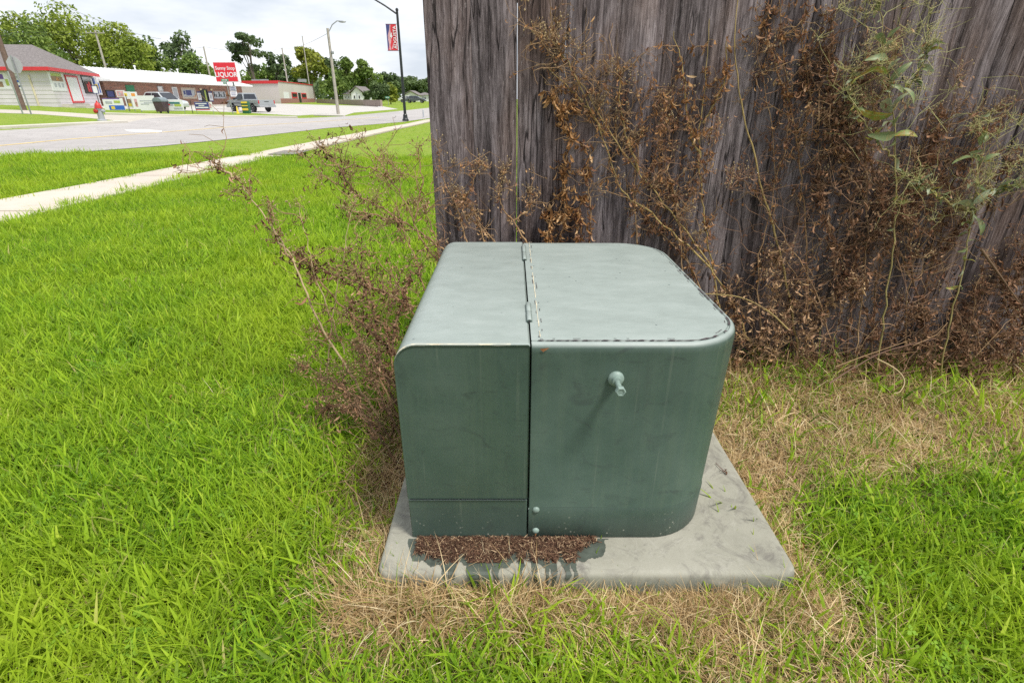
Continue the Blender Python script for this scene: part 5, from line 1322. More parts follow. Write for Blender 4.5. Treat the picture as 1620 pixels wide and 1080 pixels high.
for _ in range(500):                                       # shaggy edge over the walk
    y = rs.uniform(1.5, 14) ; put_green(walk_r(y) + rs.uniform(.0, .22), y, .0, rs.uniform(.3, .7), .15, .04)
# farther lawn, verge and the grass across the street
for x, y in jgrid(-5.4, .4, 4.6, 12, 190):
    if x < walk_r(y) + .02 : continue
    put_green(x, y, 0, rs.uniform(.9, 1.45), .10, .03)
for x, y in jgrid(-5.4, 1.5, 3.6, 36, 15):
    if x < walk_r(y) + .12 or (x > .2 and y < 7): continue
    G.append((x, y, elev(x, y), nl_ + nw_ + ng_ + rs.randrange(np_), rs.uniform(.8, 1.3), 0, 0, rs.uniform(0, 6.28)))
def edge_x(y): return float(np.interp(y, [p.y for p in near_edge], [p.x for p in near_edge]))
for x, y in jgrid(-13.5, -6, 1, 13, 95):
    if not (edge_x(y) + .05 < x < walk_l(y) - .02) or abs(x) > 1.12 * y + 1.5: continue
    put_green(x, y, 0, rs.uniform(1.0, 1.7) * (1.0 + .3 * fbm(x, y, 3, .8)), .10, .14)
for x, y in jgrid(-13.5, -4.6, 1, 60, 17):
    if not (edge_x(y) + .12 < x < walk_l(y) - .12): continue
    G.append((x, y, elev(x, y), nl_ + nw_ + ng_ + rs.randrange(np_), rs.uniform(.9, 1.5), 0, 0, rs.uniform(0, 6.28)))
cand = np.array([(x, y) for x, y in jgrid(-62, -8, 16, 62, 1.7)] + [(x, y) for x, y in jgrid(-40, 2, 62, 130, .5)])
ok = ~in_polys(cand[:, 0], cand[:, 1], SHEETS + [[(-50, 45.8), (-36, 45.8), (-41, 62), (-52, 62)], [(-54, 59), (-39.8, 59), (-38, 88), (-54, 90)]])
for (x, y), k in zip(cand, ok):
    if k and x > -1.2 * y: G.append((x, y, elev(x, y), nl_ + nw_ + ng_ + rs.randrange(np_), rs.uniform(1.1, 2.0), 0, 0, rs.uniform(0, 6.28)))
scatter('lawn_grass', G, green_src)
scatter('dry_grass', Dp, T_dry)

# ------------------------------------------------------------------ dead weeds
def dry_leaf_mat(name, cols):
    m = newmat(name); t = NT(m); q = t.rand(); n = t.noise(t.pos(), 34, 3)
    t.leafy(t.ramp(t.math('ADD', t.math('MULTIPLY', q, .5), t.math('MULTIPLY', n, .5)), [(.22 + .56 * i / (len(cols) - 1), c) for i, c in enumerate(cols)]), .22); t.rough(.75); t.bsdf.inputs['Specular IOR Level'].default_value = .2; return m
M_lo = dry_leaf_mat('leaf_orange', [(.13, .060, .025), (.29, .140, .050), (.44, .245, .10), (.64, .44, .24)])
M_lb = dry_leaf_mat('leaf_brown', [(.080, .038, .024), (.19, .090, .050), (.33, .175, .095), (.54, .35, .21)])
M_ld = dry_leaf_mat('leaf_dark', [(.050, .026, .017), (.115, .058, .034), (.21, .115, .065), (.42, .27, .16)])
M_stem_p = paint('stalk_pale', (.42, .32, .17), .7, .3, nscale=9); M_stem_b = paint('stalk_brown', (.28, .175, .085), .8, .35, nscale=9); M_stem_d = paint('stalk_dark', (.145, .088, .048), .85, .3, nscale=9)
M_stem_t = paint('twig_rust', (.24, .135, .075), .85, .4, nscale=12); M_stem_g = paint('stalk_green', (.30, .25, .09), .65, .35, nscale=5); M_stem_y = paint('stalk_ochre', (.34, .25, .09), .7, .3, nscale=9); M_bud = paint('seed_heads', (.36, .27, .14), .8, .4, nscale=60)
def curl_leaf(seed, mat):
    rn = random.Random(seed); b = MB(); n = 6; p = Vector((0, 0, 0)); ang = rn.uniform(-.3, .4); curl = rn.uniform(.9, 3.6) * rn.choice((-1, 1)); tw = rn.uniform(-1.4, 1.4); rows = []
    fold = rn.uniform(.3, 1.5); wd = rn.uniform(.085, .15)
    for i in range(n + 1):
        f = i / n; w = wd * math.sin(math.pi * min(1, f * .92 + .06)) ** .8 * rn.uniform(.8, 1.15) + .008; a = tw * f; s_ = Vector((math.cos(a), math.sin(a), 0)); up = Vector((-math.sin(a), math.cos(a), 0))
        rows.append((p - s_ * w + up * w * fold, p, p + s_ * w + up * w * fold)); p = p + Vector((math.sin(tw * f) * .35 + rn.uniform(-.25, .25), math.sin(ang), -math.cos(ang))) * (1 / n); ang += curl / n
    vs = [v for r_ in rows for v in r_]; fs = []
    for i in range(n): fs += [(3 * i, 3 * i + 1, 3 * i + 4, 3 * i + 3), (3 * i + 1, 3 * i + 2, 3 * i + 5, 3 * i + 4)]
    b._add(vs, fs); me = b.mesh('leaf', mat, smooth=180, recalc=False); return me
LEAF = {k: [curl_leaf(i * 7 + j * 100, m) for i in range(11)] for j, (k, m) in enumerate((('o', M_lo), ('b', M_lb), ('d', M_ld)))}
def catmull(P, n=6):
    P = [Vector(p) for p in P]; Q = [P[0] * 2 - P[1]] + P + [P[-1] * 2 - P[-2]]; out = []
    for i in range(1, len(Q) - 2):
        for k in range(n):
            t = k / n; a, b_, c, d = Q[i - 1], Q[i], Q[i + 1], Q[i + 2]
            out.append(.5 * ((2 * b_) + (c - a) * t + (2 * a - 5 * b_ + 4 * c - d) * t * t + (3 * b_ - a - 3 * c + d) * t ** 3))
    return out + [P[-1]]
class Leaves:
    def __init__(s): s.items = []
    def add(s, p, L, kind, hang=.75, rn=random):
        d = Vector((rn.gauss(0, .55), rn.gauss(0, .45), -hang + rn.gauss(0, .35))).normalized()
        M = Matrix.Translation(p) @ Vector((0, 0, -1)).rotation_difference(d).to_matrix().to_4x4() @ Matrix.Rotation(rn.uniform(0, 6.28), 4, 'Z') @ Matrix.Scale(L, 4)
        s.items.append((L, kind, rn.randrange(11), M))
    def build(s, root, nobj):
        s.items.sort(key=lambda q: -q[0]); inv = Matrix.Translation(-Vector(root.location))
        for L, k, i, M in s.items[:nobj]:
            o = bpy.data.objects.new('leaf', LEAF[k][i]); o.parent = root; o.matrix_local = inv @ M; COL.objects.link(o)
        rest = s.items[nobj:]
        if rest:
            b = MB(); mats = {'o': 0, 'b': 1, 'd': 2}; cache = {}
            for L, k, i, M in rest:
                key = (k, i)
                if key not in cache: me = LEAF[k][i]; cache[key] = ([v.co.copy() for v in me.vertices], [tuple(p.vertices) for p in me.polygons])
                b.m = mats[k]; M2 = inv @ M; b._add([M2 @ v for v in cache[key][0]], cache[key][1])
            o = b.build('dry_leaves', [M_lo, M_lb, M_ld], root, smooth=180, recalc=False); o['kind'] = 'stuff'
def weed(label, stems, mat=M_stem_b, twig=M_stem_b, nbranch=10, blen=.16, bt=(.25, 1.0), leaves=60, leaf=(.016, .032), kinds='oob', panicle=0, nobj=60, seed=0, fl=None, hang=.75, bend=.35, name='dead_weed', bdir=None, cat='dead weed', group='dead weeds at the fence and cabinet', leafzone=(.05, 1.0), r=.0042, tw=4, rsc=1.0, heads_n=11):
    rn = random.Random(seed * 31 + 7); P0 = stems[0][0]; f = at(*P0) if len(P0) == 3 else Vector(P0); root = thing(name, label, cat, (f.x, f.y, max(0, min(f.z, .02))), group=group); base = Vector(root.location)
    S, B_, LV = MB(), MB(), Leaves(); nodes = []
    ymax = (lambda p: min(p.y, FENCE_Y - .012) if p.x > FX0 - .02 else p.y)
    for st in stems:
        pts = catmull([at(*p) for p in st], 7); n = len(pts)
        for i, p in enumerate(pts):
            if 0 < i < n - 1: p += Vector((rn.gauss(0, .003), rn.gauss(0, .003), rn.gauss(0, .003)))
            p.y = ymax(p)
        S.tube([p - base for p in pts], [r * (1 - .72 * i / n) for i in range(n)], 6)
        Lst = sum((pts[i + 1] - pts[i]).length for i in range(n - 1))
        for k in range(int((nbranch * (1.05 if st[0][0] < 1215 else 1.0) if st[0][2] > 2.0 and st[0][0] > 830 and rsc == 1 else nbranch) * max(.4, Lst))):
            t_ = rn.uniform(*bt); i = min(n - 2, int(t_ * (n - 1))); tan = (pts[i + 1] - pts[i]).normalized()
            lat = Vector((rn.gauss(0, 1), rn.gauss(0, .45), rn.gauss(.25, .7))); lat = (lat - tan * lat.dot(tan)).normalized(); d = (tan * rn.uniform(.35, 1.1) + lat).normalized(); L = blen * rn.uniform(.4, 1.7) * (1.15 - .5 * t_)
            q = pts[i].copy(); br = [q.copy()]
            for _ in range(5): d = (d + Vector((rn.gauss(0, bend), rn.gauss(0, bend * .6), rn.gauss(.04, bend)))).normalized(); q = q + d * (L / 5); q.y = ymax(q); br.append(q.copy())
            B_.tube([p - base for p in br], [.0019 * rsc, .0016 * rsc, .0014 * rsc, .0012 * rsc, .0010 * rsc, .0008 * rsc], 4, cap=False); nodes += br[1:]
            for _ in range(tw):
                j = rn.randrange(1, 6); d2 = Vector((rn.gauss(0, 1), rn.gauss(0, .6), rn.gauss(.3, .8))).normalized(); L2 = L * rn.uniform(.15, .45); q2 = br[j] + d2 * L2; q3 = q2 + (d2 + Vector((rn.gauss(0, .5), rn.gauss(0, .3), rn.gauss(0, .5)))).normalized() * L2 * .6
                q2.y = ymax(q2); q3.y = ymax(q3); B_.tube([br[j] - base, q2 - base, q3 - base], [.0011 * rsc, .0009 * rsc, .0007 * rsc], 3, cap=False); nodes += [q2, q3]
        for _ in range(int(leaves * .8)):
            i = int((leafzone[0] + (leafzone[1] - leafzone[0]) * rn.random()) * (n - 1)); p = pts[i] + Vector((rn.gauss(0, .008), rn.gauss(-.006, .008), rn.gauss(0, .008))); p.y = ymax(p) - .004; LV.add(p, rn.uniform(*leaf) * 1.3, rn.choice(kinds), hang, rn)
        if panicle:
            PB = MB(); heads = [pts[-1], pts[-2]] + [rn.choice(nodes) for _ in range(panicle)] if nodes else [pts[-1]]
            for h0 in heads:
                for _ in range(heads_n):
                    d = Vector((rn.gauss(0, 1), rn.gauss(0, .5), rn.gauss(.5, .7))).normalized(); L = rn.uniform(.012, .05); e = h0 + d * L; e.y = ymax(e); B_.tube([h0 - base, (h0 + e) / 2 + Vector((rn.gauss(0, .004), 0, rn.gauss(0, .004))) - base, e - base], .0006, 3, cap=False)
                    s_ = rn.uniform(.0016, .0036); c = e - base; PB._add([c + Vector(v) * s_ for v in ((1, 0, 0), (-1, 0, 0), (0, 1, 0), (0, -1, 0), (0, 0, 1.5), (0, 0, -1.5))], [(0, 2, 4), (2, 1, 4), (1, 3, 4), (3, 0, 4), (2, 0, 5), (1, 2, 5), (3, 1, 5), (0, 3, 5)])
            po = PB.build('seed_heads', M_bud, root); po['kind'] = 'stuff'
    S.build('stem', mat, root, smooth=70)
    if B_.v: o = B_.build('twigs', twig, root, smooth=70); o['kind'] = 'stuff'
    for _ in range(int(leaves * .9 * len(stems))):
        if nodes: p = rn.choice(nodes) + Vector((rn.gauss(0, .006), rn.gauss(-.004, .006), rn.gauss(0, .006))); p.y = ymax(p) - .004; LV.add(p, rn.uniform(*leaf) * 1.2, rn.choice(kinds), hang, rn)
    LV.build(root, nobj); return root
F = FENCE_Y
# left of the cabinet, leaning out over the lawn
weed('long pale stalk weed leaning farthest left over the lawn', [[(606, 668, 1.78), (560, 600, 1.8), (505, 510, 1.85), (463, 410, 1.9), (420, 345, 1.95), (376, 282, 2.0)], [(466, 415, 1.9), (440, 380, 1.88), (424, 330, 1.86)], [(376, 282, 2.0), (350, 268, 2.0), (338, 250, 2.02)]], M_stem_p, M_stem_b, 13, .14, leaves=46, leaf=(.010, .026), kinds='bdb', nobj=40, seed=1, panicle=2, r=.0058)
weed('dead weed with dark drooping leaves crossing in front of the pale stalk', [[(652, 590, 1.86), (610, 545, 1.9), (545, 487, 1.95), (492, 428, 1.98), (470, 404, 2.0)], [(655, 486, 1.98), (600, 458, 2.0), (540, 437, 2.0), (478, 412, 2.0)]], M_stem_b, M_stem_b, 17, .15, leaves=110, leaf=(.013, .034), kinds='bdb', nobj=80, seed=2, panicle=2, r=.0060)
weed('brown weed fanning left from behind the cabinet corner', [[(706, 398, 2.2), (655, 362, 2.22), (585, 318, 2.26), (520, 282, 2.3), (470, 240, 2.36)], [(640, 352, 2.24), (590, 340, 2.2), (540, 330, 2.16)], [(560, 305, 2.28), (535, 262, 2.3), (505, 232, 2.34)]], M_stem_b, M_stem_b, 20, .17, leaves=70, leaf=(.010, .026), kinds='bbd', nobj=60, seed=3, panicle=6, r=.0046)
weed('brown weed rising steeply beside the fence corner over the lawn', [[(702, 425, 2.14), (668, 380, 2.18), (640, 320, 2.24), (600, 255, 2.3), (566, 218, 2.36)], [(655, 350, 2.2), (668, 290, 2.26), (660, 235, 2.3)], [(620, 285, 2.26), (590, 268, 2.3), (548, 262, 2.32)]], M_stem_b, M_stem_b, 19, .17, leaves=32, leaf=(.009, .020), kinds='bbo', nobj=30, seed=4, panicle=6, r=.0044)
weed('thin upright pale stalk weed between the leaning weeds', [[(516, 585, 1.86), (528, 490, 1.9), (545, 400, 1.98), (562, 312, 2.06)], [(545, 560, 1.88), (510, 470, 1.92), (485, 380, 1.98), (470, 320, 2.02)]], M_stem_p, M_stem_b, 13, .12, leaves=26, leaf=(.010, .022), kinds='bd', nobj=20, seed=5, panicle=2, r=.003)
weed('dense dark withered weed against the cabinet hood', [[(628, 640, 1.72), (600, 560, 1.8), (590, 490, 1.88), (560, 420, 1.95)], [(634, 600, 1.76), (622, 530, 1.84), (640, 470, 1.94), (650, 430, 2.0)], [(610, 690, 1.66), (570, 650, 1.7), (530, 640, 1.72), (500, 648, 1.74)]], M_stem_d, M_stem_d, 26, .13, leaves=190, leaf=(.011, .028), kinds='ddb', nobj=110, seed=6, tw=5, r=.0055)
weed('low tangle of dead twigs at the cabinet foot on the lawn side', [[(622, 700, 1.62), (575, 640, 1.7), (520, 600, 1.75), (470, 572, 1.78)], [(630, 740, 1.5), (600, 690, 1.56), (560, 640, 1.64), (535, 580, 1.7)], [(634, 690, 1.6), (600, 620, 1.68), (570, 560, 1.76)], [(640, 640, 1.75), (615, 590, 1.8), (560, 545, 1.84), (500, 520, 1.86)]], M_stem_d, M_stem_d, 28, .12, leaves=130, leaf=(.009, .022), kinds='ddb', nobj=40, seed=7, tw=6, panicle=3)
weed('small brown weed climbing the fence end board', [[(740, 392, 2.24), (722, 330, 2.28), (700, 280, 2.29), (692, 225, 2.29)], [(722, 330, 2.28), (748, 290, 2.29), (760, 255, 2.3)], [(770, 390, 2.24), (748, 330, 2.28), (720, 300, 2.28)]], M_stem_b, M_stem_b, 16, .10, leaves=44, leaf=(.012, .024), kinds='bbo', nobj=40, seed=8, panicle=2)
weed('small brown weed on the fence behind the cabinet hood', [[(838, 392, 2.24), (812, 350, 2.28), (790, 315, 2.29), (800, 262, 2.3)], [(812, 350, 2.28), (835, 330, 2.29), (838, 300, 2.3)], [(790, 390, 2.26), (760, 360, 2.28), (735, 340, 2.28)]], M_stem_b, M_stem_b, 15, .09, leaves=34, leaf=(.011, .022), kinds='bo', nobj=30, seed=9, panicle=1)
weed('rusty brown weed filling the corner between cabinet hood and fence end', [[(690, 520, 2.0), (668, 450, 2.08), (650, 390, 2.14), (612, 340, 2.2)], [(672, 540, 1.96), (640, 470, 2.02), (606, 420, 2.08), (570, 395, 2.12)], [(700, 450, 2.1), (690, 380, 2.18), (668, 320, 2.22)]], M_stem_b, M_stem_t, 15, .15, (.1, 1.0), leaves=60, leaf=(.011, .026), kinds='bdb', nobj=60, seed=80, panicle=4, tw=6)
weed('rusty brown bushy weed pressed to the cabinet hood side', [[(640, 640, 1.7), (618, 560, 1.8), (612, 500, 1.88), (628, 450, 1.96)], [(630, 660, 1.66), (596, 590, 1.74), (566, 530, 1.8), (556, 480, 1.86)]], M_stem_b, M_stem_t, 18, .13, (.1, 1.0), leaves=64, leaf=(.011, .026), kinds='ddb', nobj=60, seed=81, panicle=3, tw=6)
# on the fence, from left to right
weed('string of large orange dry leaves hanging above the cabinet seam', [[(882, 392, 2.26), (893, 340, 2.29), (890, 280, 2.30), (905, 220, 2.30), (915, 170, 2.3)], [(868, 392, 2.26), (872, 340, 2.29), (880, 300, 2.3)], [(905, 215, 2.3), (888, 180, 2.3), (876, 130, 2.3)]], M_stem_b, M_stem_b, 7, .07, leaves=62, leaf=(.024, .046), kinds='ooo', nobj=170, seed=10, hang=1.5, leafzone=(0, .75))
weed('second string of orange dry leaves just right of the first', [[(930, 392, 2.26), (935, 330, 2.29), (928, 270, 2.3), (945, 225, 2.3)], [(915, 392, 2.26), (912, 350, 2.29), (920, 310, 2.3)]], M_stem_b, M_stem_b, 7, .07, leaves=50, leaf=(.022, .042), kinds='oob', nobj=120, seed=11, hang=1.5, leafzone=(0, .9))
weed('long diagonal dead weed crossing the fence boards from lower right', [[(1196, 560, 2.2), (1140, 448, 2.25), (1062, 335, 2.28), (985, 240, 2.29), (930, 150, 2.3), (880, 75, 2.3)], [(1125, 425, 2.25), (1040, 345, 2.27), (985, 300, 2.29), (950, 210, 2.29), (905, 110, 2.3), (860, 50, 2.3)], [(1010, 270, 2.29), (985, 190, 2.3), (980, 105, 2.3)], [(960, 215, 2.29), (925, 165, 2.3), (868, 108, 2.3)]], M_stem_y, M_stem_b, 21, .16, (.3, 1.0), leaves=84, leaf=(.012, .027), kinds='obbo', nobj=120, seed=12, panicle=7, r=.0048)
weed('brown leafy dead weed below the diagonal stem', [[(1150, 560, 2.2), (1090, 420, 2.26), (1045, 370, 2.28), (1000, 320, 2.29)], [(1120, 520, 2.22), (1085, 400, 2.27), (1060, 300, 2.29), (1030, 245, 2.3)]], M_stem_b, M_stem_b, 15, .13, leaves=120, leaf=(.014, .032), kinds='obb', nobj=90, seed=13)
weed('upright dead weed hung with orange leaf clumps right of the diagonal weed', [[(1160, 600, 2.15), (1128, 430, 2.26), (1112, 330, 2.28), (1106, 230, 2.29), (1116, 130, 2.3), (1122, 30, 2.3)], [(1108, 250, 2.29), (1088, 195, 2.3), (1082, 120, 2.3), (1066, 50, 2.3)], [(1112, 195, 2.3), (1145, 130, 2.3), (1150, 60, 2.3)]], M_stem_y, M_stem_b, 8, .10, leaves=76, leaf=(.016, .034), kinds='oob', nobj=150, seed=14, hang=1.2, leafzone=(.15, .85))
weed('long bare ochre stalk with hardly any leaves on the fence', [[(1262, 560, 2.2), (1236, 410, 2.26), (1212, 320, 2.28), (1180, 195, 2.29), (1162, 90, 2.3), (1172, -30, 2.3)]], M_stem_y, M_stem_b, 3, .09, leaves=8, leaf=(.014, .026), kinds='ob', nobj=8, seed=15, r=.0052)
weed('dark dead weed with curled brown leaf clusters beside the bare stalk', [[(1290, 600, 2.15), (1278, 470, 2.24), (1274, 370, 2.27), (1264, 250, 2.29), (1250, 160, 2.3), (1236, 60, 2.3), (1232, -40, 2.3)], [(1252, 170, 2.3), (1222, 90, 2.3), (1204, 20, 2.3)], [(1262, 240, 2.29), (1280, 150, 2.3), (1268, 60, 2.3), (1282, -20, 2.3)]], M_stem_b, M_stem_b, 14, .13, leaves=100, leaf=(.013, .030), kinds='obb', nobj=150, seed=16, hang=1.0)
weed('thick dark withered weed mass in the middle of the right fence', [[(1335, 640, 2.1), (1345, 500, 2.2), (1352, 380, 2.25), (1335, 260, 2.27), (1312, 140, 2.29), (1318, 20, 2.3)], [(1372, 620, 2.12), (1385, 470, 2.2), (1400, 350, 2.24), (1370, 240, 2.26), (1330, 180, 2.28), (1302, 60, 2.3)], [(1400, 560, 2.18), (1340, 430, 2.22), (1300, 330, 2.25), (1295, 260, 2.28)], [(1350, 400, 2.24), (1420, 330, 2.22), (1470, 250, 2.25), (1490, 170, 2.27)]], M_stem_d, M_stem_d, 30, .17, leaves=270, leaf=(.016, .038), kinds='ddbb', nobj=170, seed=17, tw=5, panicle=3)
weed('dark dead weed with fine brown tops between the two green weeds', [[(1440, 600, 2.14), (1462, 470, 2.2), (1490, 360, 2.24), (1520, 260, 2.26), (1590, 160, 2.27)], [(1460, 520, 2.18), (1440, 400, 2.2), (1450, 300, 2.24), (1480, 200, 2.27)], [(1490, 400, 2.22), (1540, 320, 2.22), (1600, 250, 2.24)]], M_stem_d, M_stem_b, 26, .17, leaves=180, leaf=(.014, .034), kinds='dbb', nobj=110, seed=18, panicle=6, tw=5)
weed('dark tangled dead weed at the right picture edge', [[(1530, 640, 2.08), (1560, 540, 2.15), (1590, 470, 2.2), (1640, 380, 2.24)], [(1560, 400, 2.2), (1610, 480, 2.2), (1640, 520, 2.2)], [(1610, 640, 2.1), (1600, 520, 2.16), (1630, 440, 2.22), (1680, 330, 2.26)], [(1500, 620, 2.1), (1520, 520, 2.18), (1560, 430, 2.2)]], M_stem_d, M_stem_d, 24, .17, leaves=200, leaf=(.015, .036), kinds='ddb', nobj=90, seed=19, tw=5, panicle=2)
weed('low brown weed thicket at the fence foot beside the cabinet', [[(1180, 640, 2.1), (1195, 560, 2.18), (1220, 480, 2.22), (1230, 400, 2.26)], [(1230, 640, 2.12), (1225, 540, 2.2), (1260, 460, 2.22)], [(1290, 630, 2.1), (1275, 550, 2.18), (1310, 480, 2.2), (1350, 440, 2.22)], [(1160, 600, 2.16), (1170, 520, 2.2), (1150, 450, 2.24)]], M_stem_d, M_stem_d, 32, .13, leaves=190, leaf=(.014, .032), kinds='dbbo', nobj=90, seed=20, tw=5)
weed('low dark weed thicket at the fence foot under the green weeds', [[(1380, 640, 2.08), (1400, 560, 2.16), (1440, 480, 2.2)], [(1450, 650, 2.06), (1470, 560, 2.14), (1450, 490, 2.2)], [(1510, 650, 2.06), (1530, 560, 2.12), (1500, 500, 2.18)], [(1570, 660, 2.04), (1560, 580, 2.1), (1600, 530, 2.14)]], M_stem_d, M_stem_d, 32, .13, leaves=190, leaf=(.014, .034), kinds='ddb', nobj=90, seed=21, tw=5)

for k_, (lab, st, kd) in enumerate((
    ('thin rust brown weed between the orange strings and the bare boards, forked near the top', [[(1010, 395, 2.25), (1002, 300, 2.29), (1015, 200, 2.3), (1005, 120, 2.3)], [(1004, 310, 2.29), (1040, 230, 2.3), (1052, 150, 2.3)]], 'bo'),
    ('fine rust brown weed with wiry stems right above the cabinet back corner', [[(1080, 430, 2.22), (1072, 330, 2.28), (1048, 240, 2.29), (1052, 160, 2.3)], [(1074, 340, 2.28), (1110, 280, 2.29), (1135, 200, 2.3)]], 'bob'),
    ('wiry dead weed arching left over the bare stalk', [[(1330, 600, 2.12), (1290, 460, 2.2), (1230, 360, 2.26), (1190, 300, 2.28), (1150, 270, 2.29)], [(1300, 500, 2.2), (1248, 420, 2.24), (1210, 400, 2.26)]], 'bdb'),
    ('wiry dead weed climbing between the dark mass and the taller green weed', [[(1350, 600, 2.12), (1368, 430, 2.22), (1372, 300, 2.26), (1362, 180, 2.28), (1370, 70, 2.29)], [(1370, 320, 2.26), (1330, 250, 2.27), (1296, 160, 2.29)], [(1366, 210, 2.28), (1398, 130, 2.28), (1420, 50, 2.29)]], 'bdo'),
    ('tangled rust weed filling the fence right of the taller green weed', [[(1430, 600, 2.12), (1436, 460, 2.2), (1470, 330, 2.25), (1500, 210, 2.27), (1520, 110, 2.28)], [(1450, 400, 2.23), (1500, 330, 2.24), (1560, 230, 2.26)], [(1440, 440, 2.2), (1410, 350, 2.23), (1430, 250, 2.26)]], 'bdb'),
    ('low rust weed thicket hugging the ground at the right frame edge', [[(1540, 660, 2.02), (1550, 560, 2.1), (1540, 480, 2.16), (1560, 400, 2.2)], [(1600, 660, 2.04), (1610, 560, 2.12), (1590, 460, 2.2), (1620, 380, 2.24)], [(1480, 650, 2.06), (1500, 580, 2.1), (1530, 520, 2.14)]], 'ddb'),
    ('low rust weed thicket in the middle of the fence foot', [[(1300, 650, 2.06), (1310, 570, 2.12), (1330, 490, 2.18), (1320, 420, 2.22)], [(1250, 650, 2.08), (1262, 570, 2.14), (1240, 500, 2.2)], [(1360, 650, 2.05), (1350, 580, 2.1), (1390, 510, 2.16), (1430, 470, 2.2)]], 'ddb'),
    ('upright wiry brown weed at the left of the dark leaf clusters', [[(1205, 560, 2.18), (1200, 420, 2.25), (1225, 300, 2.28), (1218, 180, 2.29), (1196, 70, 2.3)], [(1222, 290, 2.28), (1246, 220, 2.29), (1240, 120, 2.3)]], 'bo'))):
    weed(lab, st, M_stem_b, M_stem_t, 13, .17, (.12, 1.0), leaves=90, leaf=(.011, .025), kinds=kd, nobj=60, seed=60 + k_, panicle=3, tw=5, r=.0030, rsc=.8)
def stick(label, P, r, mat):
    pts = catmull([at(*p) for p in P], 6); f = pts[0].copy(); b = MB(); b.tube([p - f for p in pts], [r * (1 - .6 * i / len(pts)) for i in range(len(pts))], 7); o = b.build('dead_stalk', mat, None, smooth=70); o.location = f; tag(o, label, 'dead stalk', 'loose dead stalks by the fence')
stick('orange brown stalk arching from behind the cabinet edge', [(1246, 520, 2.12), (1215, 492, 2.14), (1170, 470, 2.16), (1108, 464, 2.18)], .004, M_stem_y)
stick('pale curved stalk hooking down over the grass', [(1388, 568, 1.98), (1408, 578, 1.93), (1424, 590, 1.89), (1431, 604, 1.86), (1424, 619, 1.82), (1414, 622, 1.81)], .0036, M_stem_p)
stick('reddish straight stalk lying low toward the fence', [(1312, 606, 1.86), (1350, 582, 1.92), (1400, 556, 2.0), (1480, 535, 2.08)], .0032, paint('stalk_red', (.16, .085, .055), .7, .3))
stick('tan straight stalk lying above the reddish one', [(1322, 580, 1.96), (1370, 562, 2.02), (1440, 538, 2.1)], .0026, M_stem_b)
stick('thin grey stalk slanting to the right fence edge', [(1552, 394, 2.14), (1585, 440, 2.12), (1615, 482, 2.1)], .0055, M_stem_d)
# leaf litter and twigs along the fence foot and round the left side of the cabinet
LV = Leaves(); b = MB(); rn = random.Random(3)
root = bpy.data.objects.new('leaf_litter', None)
for _ in range(2600):
    x = rn.uniform(.60, 2.9); y = F - .02 - abs(rn.gauss(0, .19)); z = abs(rn.gauss(0, .07)) * (1 if y > 2.05 else .4) + .02; LV.add(Vector((x, y, z)), rn.uniform(.014, .032), rn.choice('ddbb'), .2, rn)
for _ in range(560):
    x = PX0 - abs(rn.gauss(0, .12)) - .0; y = rn.uniform(1.35, 2.2); LV.add(Vector((x, y, abs(rn.gauss(0, .05)) + .02)), rn.uniform(.010, .026), rn.choice('ddb'), .2, rn)
bl = MB(); cache = {}
for L, k, i, M in LV.items:
    me = LEAF[k][i]
    if (k, i) not in cache: cache[(k, i)] = ([v.co.copy() for v in me.vertices], [tuple(p.vertices) for p in me.polygons])
    bl.m = {'o': 0, 'b': 1, 'd': 2}[k]; bl._add([M @ v for v in cache[(k, i)][0]], cache[(k, i)][1])
bpy.data.objects.remove(root)
tag(bl.build('leaf_litter', [M_lo, M_lb, M_ld], None, smooth=180, recalc=False), kind='stuff')
b = MB()
for _ in range(900):
    left = rn.random() < .3
    p = Vector((PX0 - abs(rn.gauss(0, .16)), rn.uniform(1.3, 2.2), abs(rn.gauss(0, .06)) + .01)) if left else Vector((rn.uniform(.6, 2.9), F - .03 - abs(rn.gauss(0, .12)), abs(rn.gauss(0, .14)) + .01))
    d = Vector((rn.gauss(0, 1), rn.gauss(0, .5), rn.gauss(0, .6))).normalized(); L = rn.uniform(.04, .16); q = p + d * L; q.y = min(q.y, F - .012); q.z = max(q.z, .01)
    b.tube([p, (p + q) / 2 + Vector((rn.gauss(0, .01), rn.gauss(0, .006), rn.gauss(0, .01))), q], rn.uniform(.0006, .0016), 3, cap=False)
tag(b.build('twig_litter', M_stem_b), kind='stuff')

